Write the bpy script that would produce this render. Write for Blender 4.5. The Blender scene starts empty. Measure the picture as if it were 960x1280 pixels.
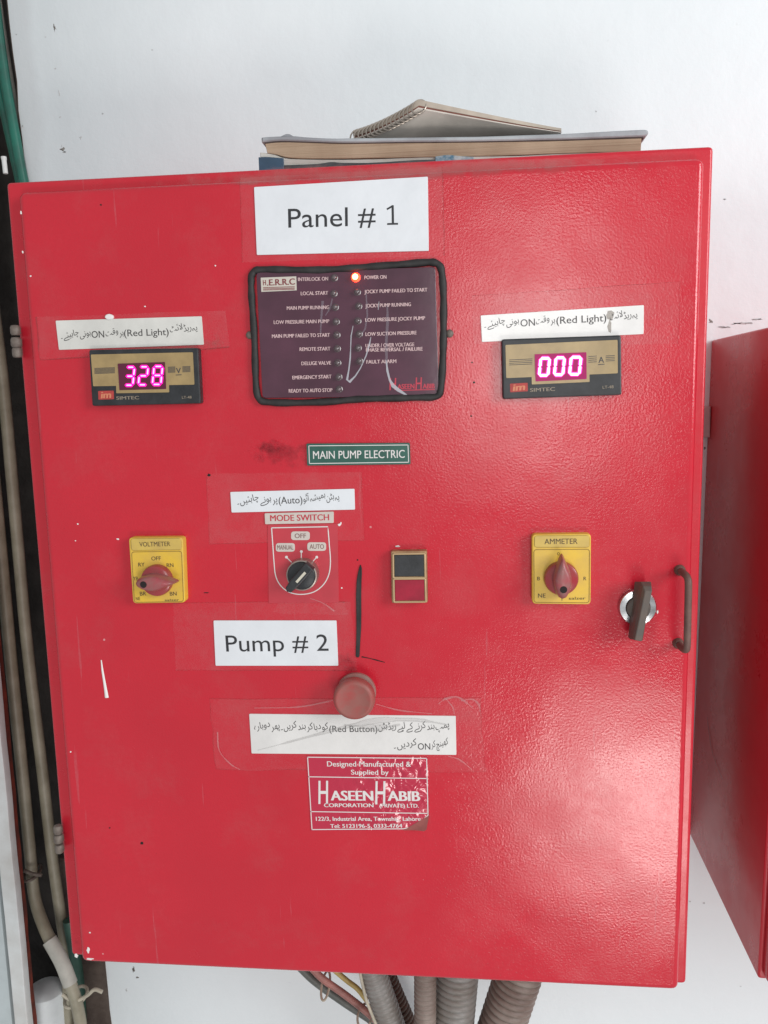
import bpy, bmesh, math, random, unicodedata
from mathutils import Vector, Matrix
random.seed(7)
sc = bpy.context.scene
col = sc.collection

# ------------------------------------------------------------------ camera
F_PX = 1012.4                      # focal length in photo pixels (960 x 1280)
CAM = Vector((0.0976, -0.7097, 0.1785))
AX = Vector((0.995093, 0.096276, -0.022835))      # camera right
AY = Vector((0.008872, 0.143035, 0.989678))       # camera up
AZ = Vector((0.098549, -0.985024, 0.141479))      # camera back
cd = bpy.data.cameras.new('camera'); cam = bpy.data.objects.new('camera', cd); col.objects.link(cam)
cam.matrix_world = Matrix(((AX.x, AY.x, AZ.x, CAM.x), (AX.y, AY.y, AZ.y, CAM.y), (AX.z, AY.z, AZ.z, CAM.z), (0, 0, 0, 1)))
cd.sensor_fit = 'VERTICAL'; cd.sensor_height = 24; cd.lens = 24 * F_PX / 1280
cd.clip_start = 0.01; cd.clip_end = 100
sc.camera = cam

# ------------------------------------------------------------------ light
world = bpy.data.worlds.new('World'); sc.world = world; world.use_nodes = True
bg = world.node_tree.nodes['Background']
bg.inputs[0].default_value = (0.93, 0.975, 1.0, 1); bg.inputs[1].default_value = 0.45
def area(name, loc, target, sx, sy, power, color):
    l = bpy.data.lights.new(name, 'AREA'); l.shape = 'RECTANGLE'; l.size = sx; l.size_y = sy
    l.energy = power; l.color = color
    o = bpy.data.objects.new(name, l); col.objects.link(o); o.location = loc
    o.rotation_euler = (Vector(target) - Vector(loc)).to_track_quat('-Z', 'Y').to_euler()
    return o
# daylight from the open doorway to the right behind the photographer, and from the sunlit ground before it
area('doorway_light', (0.45, -3.5, 0.42), (0.15, 0, 0.1), 0.75, 1.15, 18, (1.0, 0.99, 0.97))
area('ground_light', (0.88, -2.75, -1.62), (0.22, 0, -0.1), 0.9, 0.62, 21, (1.0, 0.97, 0.93))
area('right_fill_light', (1.95, -1.35, 0.75), (0.2, 0.1, 0.2), 0.9, 1.1, 33, (0.97, 0.99, 1.0))  # added lamp out of view, brightens the wall towards the right
sc.view_settings.view_transform = 'Standard'; sc.view_settings.look = 'None'
sc.view_settings.exposure = 0.08; sc.view_settings.gamma = 1

# ------------------------------------------------------------------ helpers
def ray(u, v):
    return (AX * ((u - 480) / F_PX) - AY * ((v - 640) / F_PX) - AZ)
def pt(u, v, Y):
    """point of the plane y = Y seen at photo pixel u, v (a measuring aid for things that lie in that plane)"""
    d = ray(u, v); k = (Y - CAM.y) / d.y
    return CAM + d * k
LIP = 0.0; DOOR = -0.012; WALL = 0.25
PXM = 0.00071                      # metres per photo pixel on the door, about

def new_mat(name): 
    m = bpy.data.materials.new(name); m.use_nodes = True
    return m, m.node_tree, m.node_tree.nodes['Principled BSDF']
def mat(name, color, rough=0.5, metal=0.0, var=0.0, vscale=60, bump=0.0, bscale=300, emit=None, es=0, alpha=1, coat=0, spec=0.5, c2=None, rvar=0, detail=4):
    m, nt, p = new_mat(name)
    p.inputs['Base Color'].default_value = (*color, 1); p.inputs['Roughness'].default_value = rough
    p.inputs['Metallic'].default_value = metal; p.inputs['Specular IOR Level'].default_value = spec
    p.inputs['Coat Weight'].default_value = coat; p.inputs['Coat Roughness'].default_value = 0.12
    p.inputs['Alpha'].default_value = alpha
    N = nt.nodes; L = nt.links
    tc = N.new('ShaderNodeTexCoord')
    if var or c2:
        n = N.new('ShaderNodeTexNoise'); n.inputs['Scale'].default_value = vscale; n.inputs['Detail'].default_value = detail
        n.inputs['Roughness'].default_value = 0.62
        L.new(tc.outputs['Object'], n.inputs['Vector'])
        r = N.new('ShaderNodeValToRGB')
        r.color_ramp.elements[0].position = 0.36; r.color_ramp.elements[1].position = 0.66
        d = c2 if c2 else tuple(max(0, c * (1 - var)) for c in color)
        u = color if c2 else tuple(min(1, c * (1 + var)) for c in color)
        r.color_ramp.elements[0].color = (*d, 1); r.color_ramp.elements[1].color = (*u, 1)
        L.new(n.outputs['Fac'], r.inputs['Fac']); L.new(r.outputs['Color'], p.inputs['Base Color'])
        if rvar:
            q = N.new('ShaderNodeMapRange'); q.inputs['To Min'].default_value = rough - rvar; q.inputs['To Max'].default_value = rough + rvar
            L.new(n.outputs['Fac'], q.inputs['Value']); L.new(q.outputs['Result'], p.inputs['Roughness'])
    if bump:
        n = N.new('ShaderNodeTexNoise'); n.inputs['Scale'].default_value = bscale; n.inputs['Detail'].default_value = 3
        L.new(tc.outputs['Object'], n.inputs['Vector'])
        b = N.new('ShaderNodeBump'); b.inputs['Strength'].default_value = 1; b.inputs['Distance'].default_value = bump
        L.new(n.outputs['Fac'], b.inputs['Height']); L.new(b.outputs['Normal'], p.inputs['Normal'])
    if emit:
        p.inputs['Emission Color'].default_value = (*emit, 1); p.inputs['Emission Strength'].default_value = es
    return m

def red_paint(name, base=(0.60, 0.020, 0.038), peel=0.000165, rough=0.13, dust=0.35):
    """glossy red enamel with orange peel, rubbed patches, scuffs and small chips"""
    m, nt, p = new_mat(name); N = nt.nodes; L = nt.links
    tc = N.new('ShaderNodeTexCoord')
    def noise(scale, detail=4, rough_=0.6, vec=None):
        n = N.new('ShaderNodeTexNoise'); n.inputs['Scale'].default_value = scale; n.inputs['Detail'].default_value = detail
        n.inputs['Roughness'].default_value = rough_; L.new(vec or tc.outputs['Object'], n.inputs['Vector']); return n.outputs['Fac']
    def ramp(src, a, b, ca=(0, 0, 0, 1), cb=(1, 1, 1, 1)):
        r = N.new('ShaderNodeValToRGB'); r.color_ramp.elements[0].position = a; r.color_ramp.elements[1].position = b
        r.color_ramp.elements[0].color = ca; r.color_ramp.elements[1].color = cb; L.new(src, r.inputs['Fac']); return r.outputs['Color']
    def mix(fac, a, b, k=1.0):
        x = N.new('ShaderNodeMix'); x.data_type = 'RGBA'
        if k != 1.0:
            mm = N.new('ShaderNodeMath'); mm.operation = 'MULTIPLY'; mm.inputs[1].default_value = k; L.new(fac, mm.inputs[0]); fac = mm.outputs[0]
        L.new(fac, x.inputs[0])
        for s, v in ((6, a), (7, b)):
            if isinstance(v, tuple): x.inputs[s].default_value = (*v, 1)
            else: L.new(v, x.inputs[s])
        return x.outputs[2]
    big = noise(5, 5, 0.6)
    c = mix(ramp(big, 0.35, 0.7), base, tuple(v * 0.86 for v in base))
    dusty = noise(16, 8, 0.7)
    c = mix(ramp(dusty, 0.5, 0.8), c, (0.42, 0.10, 0.10), dust)
    fleck = noise(420, 2, 0.5)
    c = mix(ramp(fleck, 0.72, 0.76), c, (0.30, 0.01, 0.02), 0.6)
    vor = N.new('ShaderNodeTexVoronoi'); vor.inputs['Scale'].default_value = 17; L.new(tc.outputs['Object'], vor.inputs['Vector'])
    c = mix(ramp(vor.outputs['Distance'], 0.016, 0.022, (1, 1, 1, 1), (0, 0, 0, 1)), c, (0.75, 0.45, 0.45), 0.8)
    mp = N.new('ShaderNodeMapping'); mp.inputs['Rotation'].default_value = (0, .5, 0); mp.inputs['Scale'].default_value = (160, 30, 9); L.new(tc.outputs['Object'], mp.inputs['Vector'])
    sc_ = noise(1.0, 3, .5, mp.outputs['Vector']); c = mix(ramp(sc_, 0.70, 0.73), c, (0.50, 0.14, 0.16), 0.35)
    c = mix(ramp(noise(260, 3, .7), .35, .65), c, tuple(v * .90 for v in base), .5)
    L.new(c, p.inputs['Base Color'])
    rr = N.new('ShaderNodeMapRange'); rr.inputs['From Min'].default_value = 0.35; rr.inputs['From Max'].default_value = 0.68; rr.inputs['To Min'].default_value = rough - 0.04; rr.inputs['To Max'].default_value = rough + 0.16
    L.new(noise(9, 6, 0.7), rr.inputs['Value']); L.new(rr.outputs['Result'], p.inputs['Roughness'])
    h1 = noise(500, 2, 0.6); h2 = noise(11, 2, 0.5)
    b1 = N.new('ShaderNodeBump'); b1.inputs['Strength'].default_value = 1; b1.inputs['Distance'].default_value = peel; L.new(h1, b1.inputs['Height'])
    b2 = N.new('ShaderNodeBump'); b2.inputs['Strength'].default_value = 1; b2.inputs['Distance'].default_value = 0.0011; L.new(h2, b2.inputs['Height'])
    L.new(b1.outputs['Normal'], b2.inputs['Normal']); L.new(b2.outputs['Normal'], p.inputs['Normal'])
    return m

def tape_mat(name, tint=(0.75, 0.5, 0.5), opacity=0.04):
    m, nt, p = new_mat(name); N = nt.nodes; L = nt.links
    p.inputs['Base Color'].default_value = (*tint, 1); p.inputs['Roughness'].default_value = 0.12
    tc = N.new('ShaderNodeTexCoord')
    n = N.new('ShaderNodeTexNoise'); n.inputs['Scale'].default_value = 40; n.inputs['Detail'].default_value = 7; n.inputs['Roughness'].default_value = 0.7
    L.new(tc.outputs['Object'], n.inputs['Vector'])
    q = N.new('ShaderNodeMapRange'); q.inputs['From Min'].default_value = 0.35; q.inputs['From Max'].default_value = 0.75
    q.inputs['To Min'].default_value = opacity * 0.4; q.inputs['To Max'].default_value = opacity * 2.2
    L.new(n.outputs['Fac'], q.inputs['Value']); L.new(q.outputs['Result'], p.inputs['Alpha'])
    n2 = N.new('ShaderNodeTexNoise'); n2.inputs['Scale'].default_value = 140; n2.inputs['Detail'].default_value = 3
    L.new(tc.outputs['Object'], n2.inputs['Vector'])
    b = N.new('ShaderNodeBump'); b.inputs['Distance'].default_value = 0.0009; L.new(n2.outputs['Fac'], b.inputs['Height']); L.new(b.outputs['Normal'], p.inputs['Normal'])
    return m

def inset(poly, d):
    n = len(poly); out = []
    area2 = sum(poly[i][0] * poly[(i + 1) % n][1] - poly[(i + 1) % n][0] * poly[i][1] for i in range(n))
    s = 1 if area2 > 0 else -1
    for i in range(n):
        a = Vector(poly[i - 1]); b = Vector(poly[i]); c = Vector(poly[(i + 1) % n])
        e1 = (b - a); e2 = (c - b)
        if e1.length < 1e-9 or e2.length < 1e-9: out.append((b.x, b.y)); continue
        e1.normalize(); e2.normalize()
        n1 = Vector((-e1.y, e1.x)) * s; n2 = Vector((-e2.y, e2.x)) * s
        m = n1 + n2; m = m / max(0.5, m.length_squared) * 2 if m.length > 1e-6 else n1
        out.append((b.x + m.x * d, b.y + m.y * d))
    return out
def rounded(poly, r, seg=4):
    out = []; n = len(poly)
    for i in range(n):
        a = Vector(poly[i - 1]); b = Vector(poly[i]); c = Vector(poly[(i + 1) % n])
        ua = (a - b).normalized(); uc = (c - b).normalized()
        rr = min(r, (a - b).length * .45, (c - b).length * .45)
        p0 = b + ua * rr; p2 = b + uc * rr
        for k in range(seg + 1):
            t = k / seg
            q = p0 * (1 - t) ** 2 + b * 2 * t * (1 - t) + p2 * t * t
            out.append((q.x, q.y))
    return out

class MB:
    def __init__(s): s.v = []; s.f = []; s.m = []
    def quad_ring(s, a, b, n, mi=0, closed=True):
        for i in range(n if closed else n - 1):
            j = (i + 1) % n; s.f.append((a + i, a + j, b + j, b + i)); s.m.append(mi)
    def prism(s, poly, yf, yb, bevel=0.0, seg=2, mi=0, back=True, mside=None):
        """outline in x,z ; front face at y=yf, sides back to y=yb, rounded front edge"""
        n = len(poly); rings = [(poly, yb)]
        if bevel:
            for k in range(seg + 1):
                a = k / seg * math.pi / 2
                rings.append((inset(poly, bevel * (1 - math.cos(a))), yf + bevel * (1 - math.sin(a))))
            rings.append((inset(poly, bevel * 1.25), yf))
        else: rings.append((poly, yf))
        st = []
        for pl, y in rings:
            st.append(len(s.v)); s.v += [(p[0], y, p[1]) for p in pl]
        for i in range(len(st) - 1): s.quad_ring(st[i], st[i + 1], n, mi if mside is None else mside)
        s.f.append(tuple(st[-1] + i for i in range(n))); s.m.append(mi)
        if back: s.f.append(tuple(st[0] + i for i in range(n))[::-1]); s.m.append(mi)
        return s
    def box(s, x0, x1, y0, y1, z0, z1, bevel=0, mi=0):
        return s.prism([(x0, z0), (x1, z0), (x1, z1), (x0, z1)], y0, y1, bevel, mi=mi)
    def lathe(s, cx, cz, prof, seg=32, mi=0, sx=1, sz=1):
        """profile of (radius, y) turned about the y axis through cx, cz ; ends are closed"""
        st = []
        for r, y in prof:
            st.append(len(s.v)); s.v += [(cx + r * sx * math.cos(2 * math.pi * k / seg), y, cz + r * sz * math.sin(2 * math.pi * k / seg)) for k in range(seg)]
        for i in range(len(st) - 1): s.quad_ring(st[i], st[i + 1], seg, mi)
        s.f.append(tuple(st[-1] + i for i in range(seg))); s.m.append(mi)
        s.f.append(tuple(st[0] + i for i in range(seg))[::-1]); s.m.append(mi)
        return s
    def tube(s, pts, rad, seg=10, mi=0, closed=False, flat=1.0, cap=True):
        pts = [Vector(p) for p in pts]; n = len(pts); st = []
        prev = None
        for i, p in enumerate(pts):
            if closed: t = pts[(i + 1) % n] - pts[i - 1]
            else: t = pts[min(i + 1, n - 1)] - pts[max(i - 1, 0)]
            t.normalize()
            ref = Vector((0, 1, 0)) if prev is None else prev
            if abs(t.dot(ref)) > 0.98: ref = Vector((1, 0, 0))
            b = (ref - t * ref.dot(t)).normalized(); a = t.cross(b); prev = b
            r = rad[i] if isinstance(rad, (list, tuple)) else rad
            st.append(len(s.v))
            s.v += [tuple(p + a * (r * math.cos(2 * math.pi * k / seg)) + b * (r * flat * math.sin(2 * math.pi * k / seg))) for k in range(seg)]
        for i in range(n if closed else n - 1): s.quad_ring(st[i], st[(i + 1) % n], seg, mi)
        if not closed and cap:
            s.f.append(tuple(st[0] + i for i in range(seg))[::-1]); s.m.append(mi)
            s.f.append(tuple(st[-1] + i for i in range(seg))); s.m.append(mi)
        return s
    def add(s, verts, faces, mi=0):
        o = len(s.v); s.v += [tuple(v) for v in verts]
        s.f += [tuple(o + i for i in f) for f in faces]; s.m += [mi] * len(faces); return s
    def build(s, name, mats, parent=None, smooth=False, label=None, ang=40):
        me = bpy.data.meshes.new(name); me.from_pydata(s.v, [], s.f); me.update()
        if not isinstance(mats, (list, tuple)): mats = [mats]
        for m in mats: me.materials.append(m)
        if len(mats) > 1: me.polygons.foreach_set('material_index', s.m)
        bm = bmesh.new(); bm.from_mesh(me); bmesh.ops.recalc_face_normals(bm, faces=bm.faces)
        if smooth:
            for e in bm.edges: e.smooth = (len(e.link_faces) == 2 and e.calc_face_angle(3.2) < math.radians(ang))
        bm.to_mesh(me); bm.free()
        if smooth: me.polygons.foreach_set('use_smooth', [True] * len(me.polygons))
        o = bpy.data.objects.new(name, me); col.objects.link(o)
        if parent is not None:
            o.parent = parent
            if parent.type == 'EMPTY': o.matrix_parent_inverse = Matrix.Translation(-parent.location)
        if label: o['label'] = label
        return o

def thing(name, label, cat, loc, group=None):
    o = bpy.data.objects.new(name, None); o.empty_display_size = 0.05; col.objects.link(o); o.location = loc
    o['label'] = label; o['category'] = cat
    if group: o['group'] = group
    return o
def tag(o, label, cat, group=None):
    o['label'] = label; o['category'] = cat
    if group: o['group'] = group
    return o
def structure(o): o['kind'] = 'structure'; return o

# ---- lettering
_cache = {}
def glyphs(body, bold=0.0, shear=0.0):
    key = (body, bold, shear)
    if key in _cache: return _cache[key]
    c = bpy.data.curves.new('t', 'FONT'); c.body = body; c.offset = bold; c.shear = shear; c.resolution_u = 4
    o = bpy.data.objects.new('t', c); col.objects.link(o)
    bpy.context.view_layer.update()
    dg = bpy.context.evaluated_depsgraph_get(); me = o.evaluated_get(dg).to_mesh()
    vs = [(v.co.x, v.co.y) for v in me.vertices]; fs = [tuple(p.vertices) for p in me.polygons]
    o.evaluated_get(dg).to_mesh_clear()
    bpy.data.objects.remove(o); bpy.data.curves.remove(c)
    _cache[key] = (vs, fs); return vs, fs
CAP = max(v[1] for v in glyphs('H')[0])
def lay(mb, vs, fs, x0, x1, capu, uvL, uvR, cap_px, Y, mi=0):
    """lay flat print between two photo pixels of the plane y=Y (baseline ends)"""
    L = pt(*uvL, Y); R = pt(*uvR, Y)
    k = (L - pt(uvL[0], uvL[1] - cap_px, Y)).length / capu
    ex = (R - L) / (x1 - x0); up = Vector((0, 0, 1)) if abs(ex.z) < 1e-9 else Vector((-ex.z, 0, ex.x)).normalized()
    mb.add([L + ex * (x - x0) + up * (y * k) for x, y in vs], fs, mi)
def text(mb, body, uvL, uvR, cap_px, Y, bold=0.0, shear=0.0, mi=0):
    vs, fs = glyphs(body, 0.0, shear)
    if not vs: return
    x0 = min(v[0] for v in vs); x1 = max(v[0] for v in vs); b = max(0, bold) * 1.3
    for k, dx in enumerate((0,) if b == 0 else (-b, 0, b)):
        lay(mb, [(x + dx, y) for x, y in vs], fs, x0 - b, x1 + b, CAP, uvL, uvR, cap_px, Y - k * 4e-6, mi)
FORMS = {}
for cp in list(range(0xFB50, 0xFC00)) + list(range(0xFE80, 0xFEFD)):
    d = unicodedata.decomposition(chr(cp)).split()
    if len(d) == 2: FORMS.setdefault(chr(int(d[1], 16)), {})[d[0][1:-1]] = chr(cp)
    if len(d) == 3: FORMS.setdefault(chr(int(d[1], 16)) + chr(int(d[2], 16)), {})[d[0][1:-1]] = chr(cp)
def shape(word):
    """joined letter forms of one word, in visual left to right order"""
    units = []; i = 0
    while i < len(word):
        if word[i:i + 2] in FORMS and word[i] == '\u0644': units.append(word[i:i + 2]); i += 2
        else: units.append(word[i]); i += 1
    out = []
    for i, ch in enumerate(units):
        f = FORMS.get(ch)
        if not f: out.append(ch); continue
        pj = i > 0 and 'initial' in FORMS.get(units[i - 1], {})
        nj = i < len(units) - 1 and units[i + 1] in FORMS and 'initial' in f and 'final' in FORMS[units[i + 1]]
        k = 'medial' if pj and nj and 'medial' in f else 'final' if pj and 'final' in f else 'initial' if nj and 'initial' in f else 'isolated'
        out.append(f.get(k, ch))
    return ''.join(reversed(out))
def urdu(mb, words, uvL, uvR, cap_px, Y, tilt=13, mi=0):
    vs = []; fs = []; x = 0.0
    for w in reversed(words.split(' ')):
        v, f = glyphs(shape(w), 0.0)
        if not v: continue
        a = math.radians(tilt); xc = [p[0] for p in v]; w0 = min(xc); w1 = max(xc)
        q = []
        for px, py in v:
            dx = (px - w0) * 0.86; dy = py * 1.05
            q.append((x + dx - 0.10 * dy, dy + dx * math.tan(a) - 0.08))
        o = len(vs); vs += q; fs += [tuple(o + i for i in t) for t in f]
        x += (w1 - w0) * 0.86 + 0.13
    lay(mb, vs, fs, min(v[0] for v in vs), max(v[0] for v in vs), CAP, uvL, uvR, cap_px, Y, mi)

def poly_px(corners, Y): return [(p.x, p.z) for p in (pt(u, v, Y) for u, v in corners)]
def plate(mb, corners, yf, yb, r=0.0, bevel=0.0, mi=0, seg=4, mside=None):
    p = poly_px(corners, yf)
    if r: p = rounded(p, r, seg)
    mb.prism(p, yf, yb, bevel, mi=mi, mside=mside); return mb
def line_px(mb, a, b, w, yf, yb, mi=0):
    """thin straight printed line between two pixels, w in pixels"""
    A = pt(*a, yf); B = pt(*b, yf); d = (B - A).normalized(); n = Vector((-d.z, 0, d.x)) * (w * PXM / 2)
    mb.prism([(q.x, q.z) for q in (A + n, A - n, B - n, B + n)], yf, yb, mi=mi)
def streak(mb, pts, widths, yf, th=0.0002, mi=0):
    P = [pt(u, v, yf) for u, v in pts]; left = []; right = []
    for i, p in enumerate(P):
        d = (P[min(i + 1, len(P) - 1)] - P[max(0, i - 1)]).normalized(); n = Vector((-d.z, 0, d.x)) * (widths[i] * PXM / 2)
        left.append(p + n); right.append(p - n)
    for i in range(len(P) - 1):
        q = [left[i], right[i], right[i + 1], left[i + 1]]
        mb.add([v for v in q] , [(0, 1, 2, 3)], mi)
def blob(mb, u, v, ru, rv, yf, yb, n=12, jit=0.25, mi=0, rnd=random):
    c = pt(u, v, yf); pl = []
    for k in range(n):
        a = 2 * math.pi * k / n; j = 1 + rnd.uniform(-jit, jit)
        pl.append((c.x + ru * PXM * j * math.cos(a), c.z + rv * PXM * j * math.sin(a)))
    mb.prism(pl, yf, yb, bevel=min(abs(yb - yf) * .8, ru * PXM * .3), mi=mi)
def smooth_path(pts, n=6):
    """Catmull-Rom through 3D points"""
    P = [Vector(p) for p in pts]; P = [P[0] * 2 - P[1]] + P + [P[-1] * 2 - P[-2]]; out = []
    for i in range(1, len(P) - 2):
        for k in range(n):
            t = k / n; a, b, c, d = P[i - 1], P[i], P[i + 1], P[i + 2]
            out.append(0.5 * ((2 * b) + (c - a) * t + (2 * a - 5 * b + 4 * c - d) * t * t + (3 * b - a - 3 * c + d) * t ** 3))
    out.append(P[-2]); return out

# ------------------------------------------------------------------ materials
M = {}
M['red'] = red_paint('red_enamel')
M['red_case'] = red_paint('red_enamel_case', peel=0.00007, rough=0.22)
M['red2'] = red_paint('red_enamel_second', base=(0.56, 0.022, 0.036), peel=0.00004, rough=0.24)
M['black'] = mat('black_plastic', (0.022, 0.023, 0.026), 0.42, var=0.3, vscale=80, bump=0.0001, bscale=500)
M['rubber'] = mat('black_rubber', (0.020, 0.018, 0.018), 0.6, var=0.4, vscale=60, bump=0.0005, bscale=120)
M['gold'] = mat('tan_face', (0.36, 0.25, 0.11), 0.42, var=0.12, vscale=50, coat=0.2)
M['brass'] = mat('brass_frame', (0.42, 0.26, 0.13), 0.42, metal=0.35, var=0.3, vscale=90, c2=(0.26, 0.15, 0.08))
M['paper'] = mat('laminated_paper', (0.74, 0.75, 0.78), 0.34, var=0.03, vscale=25, coat=0.35, bump=0.0006, bscale=45)
M['paper_d'] = mat('yellowed_paper', (0.70, 0.68, 0.64), 0.36, var=0.10, vscale=22, coat=0.4, bump=0.0005, bscale=50, detail=7)
M['paper_r'] = mat('taped_paper', (0.74, 0.71, 0.69), 0.3, var=0.06, vscale=22, coat=0.5, bump=0.0006, bscale=50, detail=7)
M['ink'] = mat('black_ink', (0.022, 0.022, 0.026), 0.5)
M['ink_g'] = mat('grey_ink', (0.06, 0.055, 0.055), 0.5)
M['ink_red'] = mat('red_ink', (0.50, 0.03, 0.05), 0.5)
M['white_ink'] = mat('white_ink', (0.72, 0.68, 0.66), 0.45)
M['pink_ink'] = mat('pale_ink', (0.66, 0.46, 0.46), 0.5, var=0.15, vscale=200)
M['green'] = mat('green_engraved_plate', (0.022, 0.10, 0.075), 0.35, var=0.15, vscale=60)
M['maroon'] = mat('maroon_fascia', (0.080, 0.026, 0.045), 0.12, var=0.25, vscale=14, coat=0.5, bump=0.0003, bscale=25, detail=8)
M['yellow'] = mat('yellow_plastic', (0.78, 0.50, 0.045), 0.38, c2=(0.66, 0.42, 0.075), vscale=45)
M['yellow_d'] = mat('dusty_yellow', (0.66, 0.46, 0.10), 0.45, c2=(0.56, 0.38, 0.10), vscale=60)
M['knob'] = mat('dusty_red_knob', (0.36, 0.030, 0.040), 0.22, c2=(0.30, 0.06, 0.06), vscale=70)
M['knob_dust'] = mat('dusty_knob_ridge', (0.28, 0.13, 0.12), 0.33, c2=(0.36, 0.07, 0.08), vscale=80)
M['chrome'] = mat('chrome', (0.55, 0.55, 0.56), 0.24, metal=1, var=0.35, vscale=90)
M['chrome_d'] = mat('dull_chrome', (0.42, 0.35, 0.31), 0.35, metal=0.8, var=0.2, vscale=90)
M['brown'] = mat('dusty_brown_handle', (0.17, 0.095, 0.075), 0.55, c2=(0.12, 0.06, 0.05), vscale=90, bump=0.0003, bscale=250)
M['lever'] = mat('dusty_black_lever', (0.085, 0.075, 0.068), 0.5, c2=(0.12, 0.085, 0.068), vscale=70, bump=0.0002, bscale=300)
M['mush'] = mat('dusty_mushroom_red', (0.36, 0.060, 0.055), 0.5, c2=(0.29, 0.095, 0.08), vscale=80)
M['mush_d'] = mat('dusty_collar', (0.32, 0.20, 0.17), 0.6, c2=(0.34, 0.09, 0.08), vscale=60)
M['hinge'] = mat('dirty_steel', (0.20, 0.165, 0.14), 0.55, metal=0.2, c2=(0.13, 0.10, 0.085), vscale=150, bump=0.0003, bscale=300)
M['paint_w'] = mat('white_paint_drop', (0.82, 0.78, 0.76), 0.4)
M['window'] = mat('led_window', (0.10, 0.004, 0.028), 0.12, coat=0.5)
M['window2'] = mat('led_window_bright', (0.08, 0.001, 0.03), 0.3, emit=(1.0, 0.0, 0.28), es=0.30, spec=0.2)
M['led_halo'] = mat('led_digit_glow', (0.5, 0.0, 0.2), 0.4, emit=(1.0, 0.0, 0.36), es=1.25)  # glow around the digits, painted as a wider magenta layer
M['led_core'] = mat('led_segment_core', (0.9, 0.5, 0.8), 0.4, emit=(1.0, 0.34, 0.86), es=1.35)
M['led_core2'] = mat('led_segment_core_bright', (0.9, 0.7, 0.9), 0.4, emit=(1.0, 0.72, 0.95), es=1.5)
M['led_on'] = mat('lit_red_lamp', (0.9, 0.05, 0.02), 0.3, emit=(1.0, 0.035, 0.012), es=5.0)
M['led_hot'] = mat('lit_lamp_heart', (0.9, 0.6, 0.3), 0.3, emit=(1.0, 0.42, 0.14), es=7)
M['led_off'] = mat('unlit_lamp', (0.10, 0.07, 0.075), 0.12, coat=1.0)
M['bluegrey'] = mat('worn_cover', (0.42, 0.44, 0.46), 0.45, c2=(0.27, 0.27, 0.29), vscale=22, detail=8, bump=0.0006, bscale=50)
M['blue'] = mat('blue_cover', (0.030, 0.065, 0.11), 0.45, c2=(0.045, 0.10, 0.17), vscale=50)
def layered(name, a, b, scale):
    m, nt, p = new_mat(name); N = nt.nodes; L = nt.links
    tc = N.new('ShaderNodeTexCoord'); mp = N.new('ShaderNodeMapping'); mp.inputs['Scale'].default_value = (6, 6, scale)
    n = N.new('ShaderNodeTexNoise'); n.inputs['Scale'].default_value = 1.0; n.inputs['Detail'].default_value = 5
    n2 = N.new('ShaderNodeTexNoise'); n2.inputs['Scale'].default_value = 25; n2.inputs['Detail'].default_value = 6
    r = N.new('ShaderNodeValToRGB'); r.color_ramp.elements[0].position = 0.33; r.color_ramp.elements[1].position = 0.68
    r.color_ramp.elements[0].color = (*b, 1); r.color_ramp.elements[1].color = (*a, 1)
    ad = N.new('ShaderNodeMath'); ad.operation = 'AVERAGE' if False else 'ADD'; hf = N.new('ShaderNodeMath'); hf.operation = 'MULTIPLY'; hf.inputs[1].default_value = 0.5
    L.new(tc.outputs['Object'], mp.inputs['Vector']); L.new(mp.outputs['Vector'], n.inputs['Vector']); L.new(tc.outputs['Object'], n2.inputs['Vector'])
    L.new(n.outputs['Fac'], ad.inputs[0]); L.new(n2.outputs['Fac'], ad.inputs[1]); L.new(ad.outputs[0], hf.inputs[0]); L.new(hf.outputs[0], r.inputs['Fac'])
    L.new(r.outputs['Color'], p.inputs['Base Color']); p.inputs['Roughness'].default_value = 0.8
    b_ = N.new('ShaderNodeBump'); b_.inputs['Distance'].default_value = 0.0006; L.new(n.outputs['Fac'], b_.inputs['Height']); L.new(b_.outputs['Normal'], p.inputs['Normal'])
    return m
M['pages'] = layered('aged_page_edges', (0.50, 0.37, 0.26), (0.30, 0.20, 0.13), 1600)
M['pages_w'] = layered('white_page_edges', (0.66, 0.64, 0.60), (0.38, 0.34, 0.30), 1600)
M['sheet'] = mat('note_paper', (0.62, 0.56, 0.50), 0.7, var=0.1, vscale=40)
M['card'] = mat('brown_card', (0.20, 0.065, 0.045), 0.7, var=0.2, vscale=60)
M['coverb'] = mat('beige_cover', (0.47, 0.40, 0.33), 0.55, var=0.12, vscale=50)
M['wire'] = mat('spiral_wire', (0.42, 0.36, 0.31), 0.35, metal=0.7)
M['pvc'] = mat('aged_pvc', (0.36, 0.33, 0.25), 0.45, c2=(0.22, 0.195, 0.14), vscale=18, bump=0.0005, bscale=70, detail=8)
M['pvc_w'] = mat('whitish_tape', (0.42, 0.405, 0.36), 0.5, var=0.12, vscale=40)
M['flex'] = mat('grey_flex_conduit', (0.26, 0.245, 0.23), 0.42, c2=(0.19, 0.165, 0.145), vscale=40)
M['flex_b'] = mat('brown_flex_conduit', (0.27, 0.215, 0.185), 0.48, c2=(0.16, 0.11, 0.09), vscale=30)
M['flex_d'] = mat('dark_flex_conduit', (0.12, 0.075, 0.055), 0.6, var=0.3, vscale=60)
M['cable_p'] = mat('pink_cable', (0.34, 0.14, 0.12), 0.5, var=0.2, vscale=60)
M['cable_y'] = mat('yellow_wire', (0.38, 0.27, 0.08), 0.5, var=0.2, vscale=60)
M['cable_g'] = mat('green_cable', (0.012, 0.15, 0.105), 0.38, c2=(0.02, 0.085, 0.065), vscale=30)
M['cable_k'] = mat('grey_cable', (0.11, 0.11, 0.10), 0.5, var=0.2, vscale=50)
M['tie'] = mat('nylon_tie', (0.48, 0.43, 0.34), 0.45, var=0.15, vscale=60)
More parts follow.
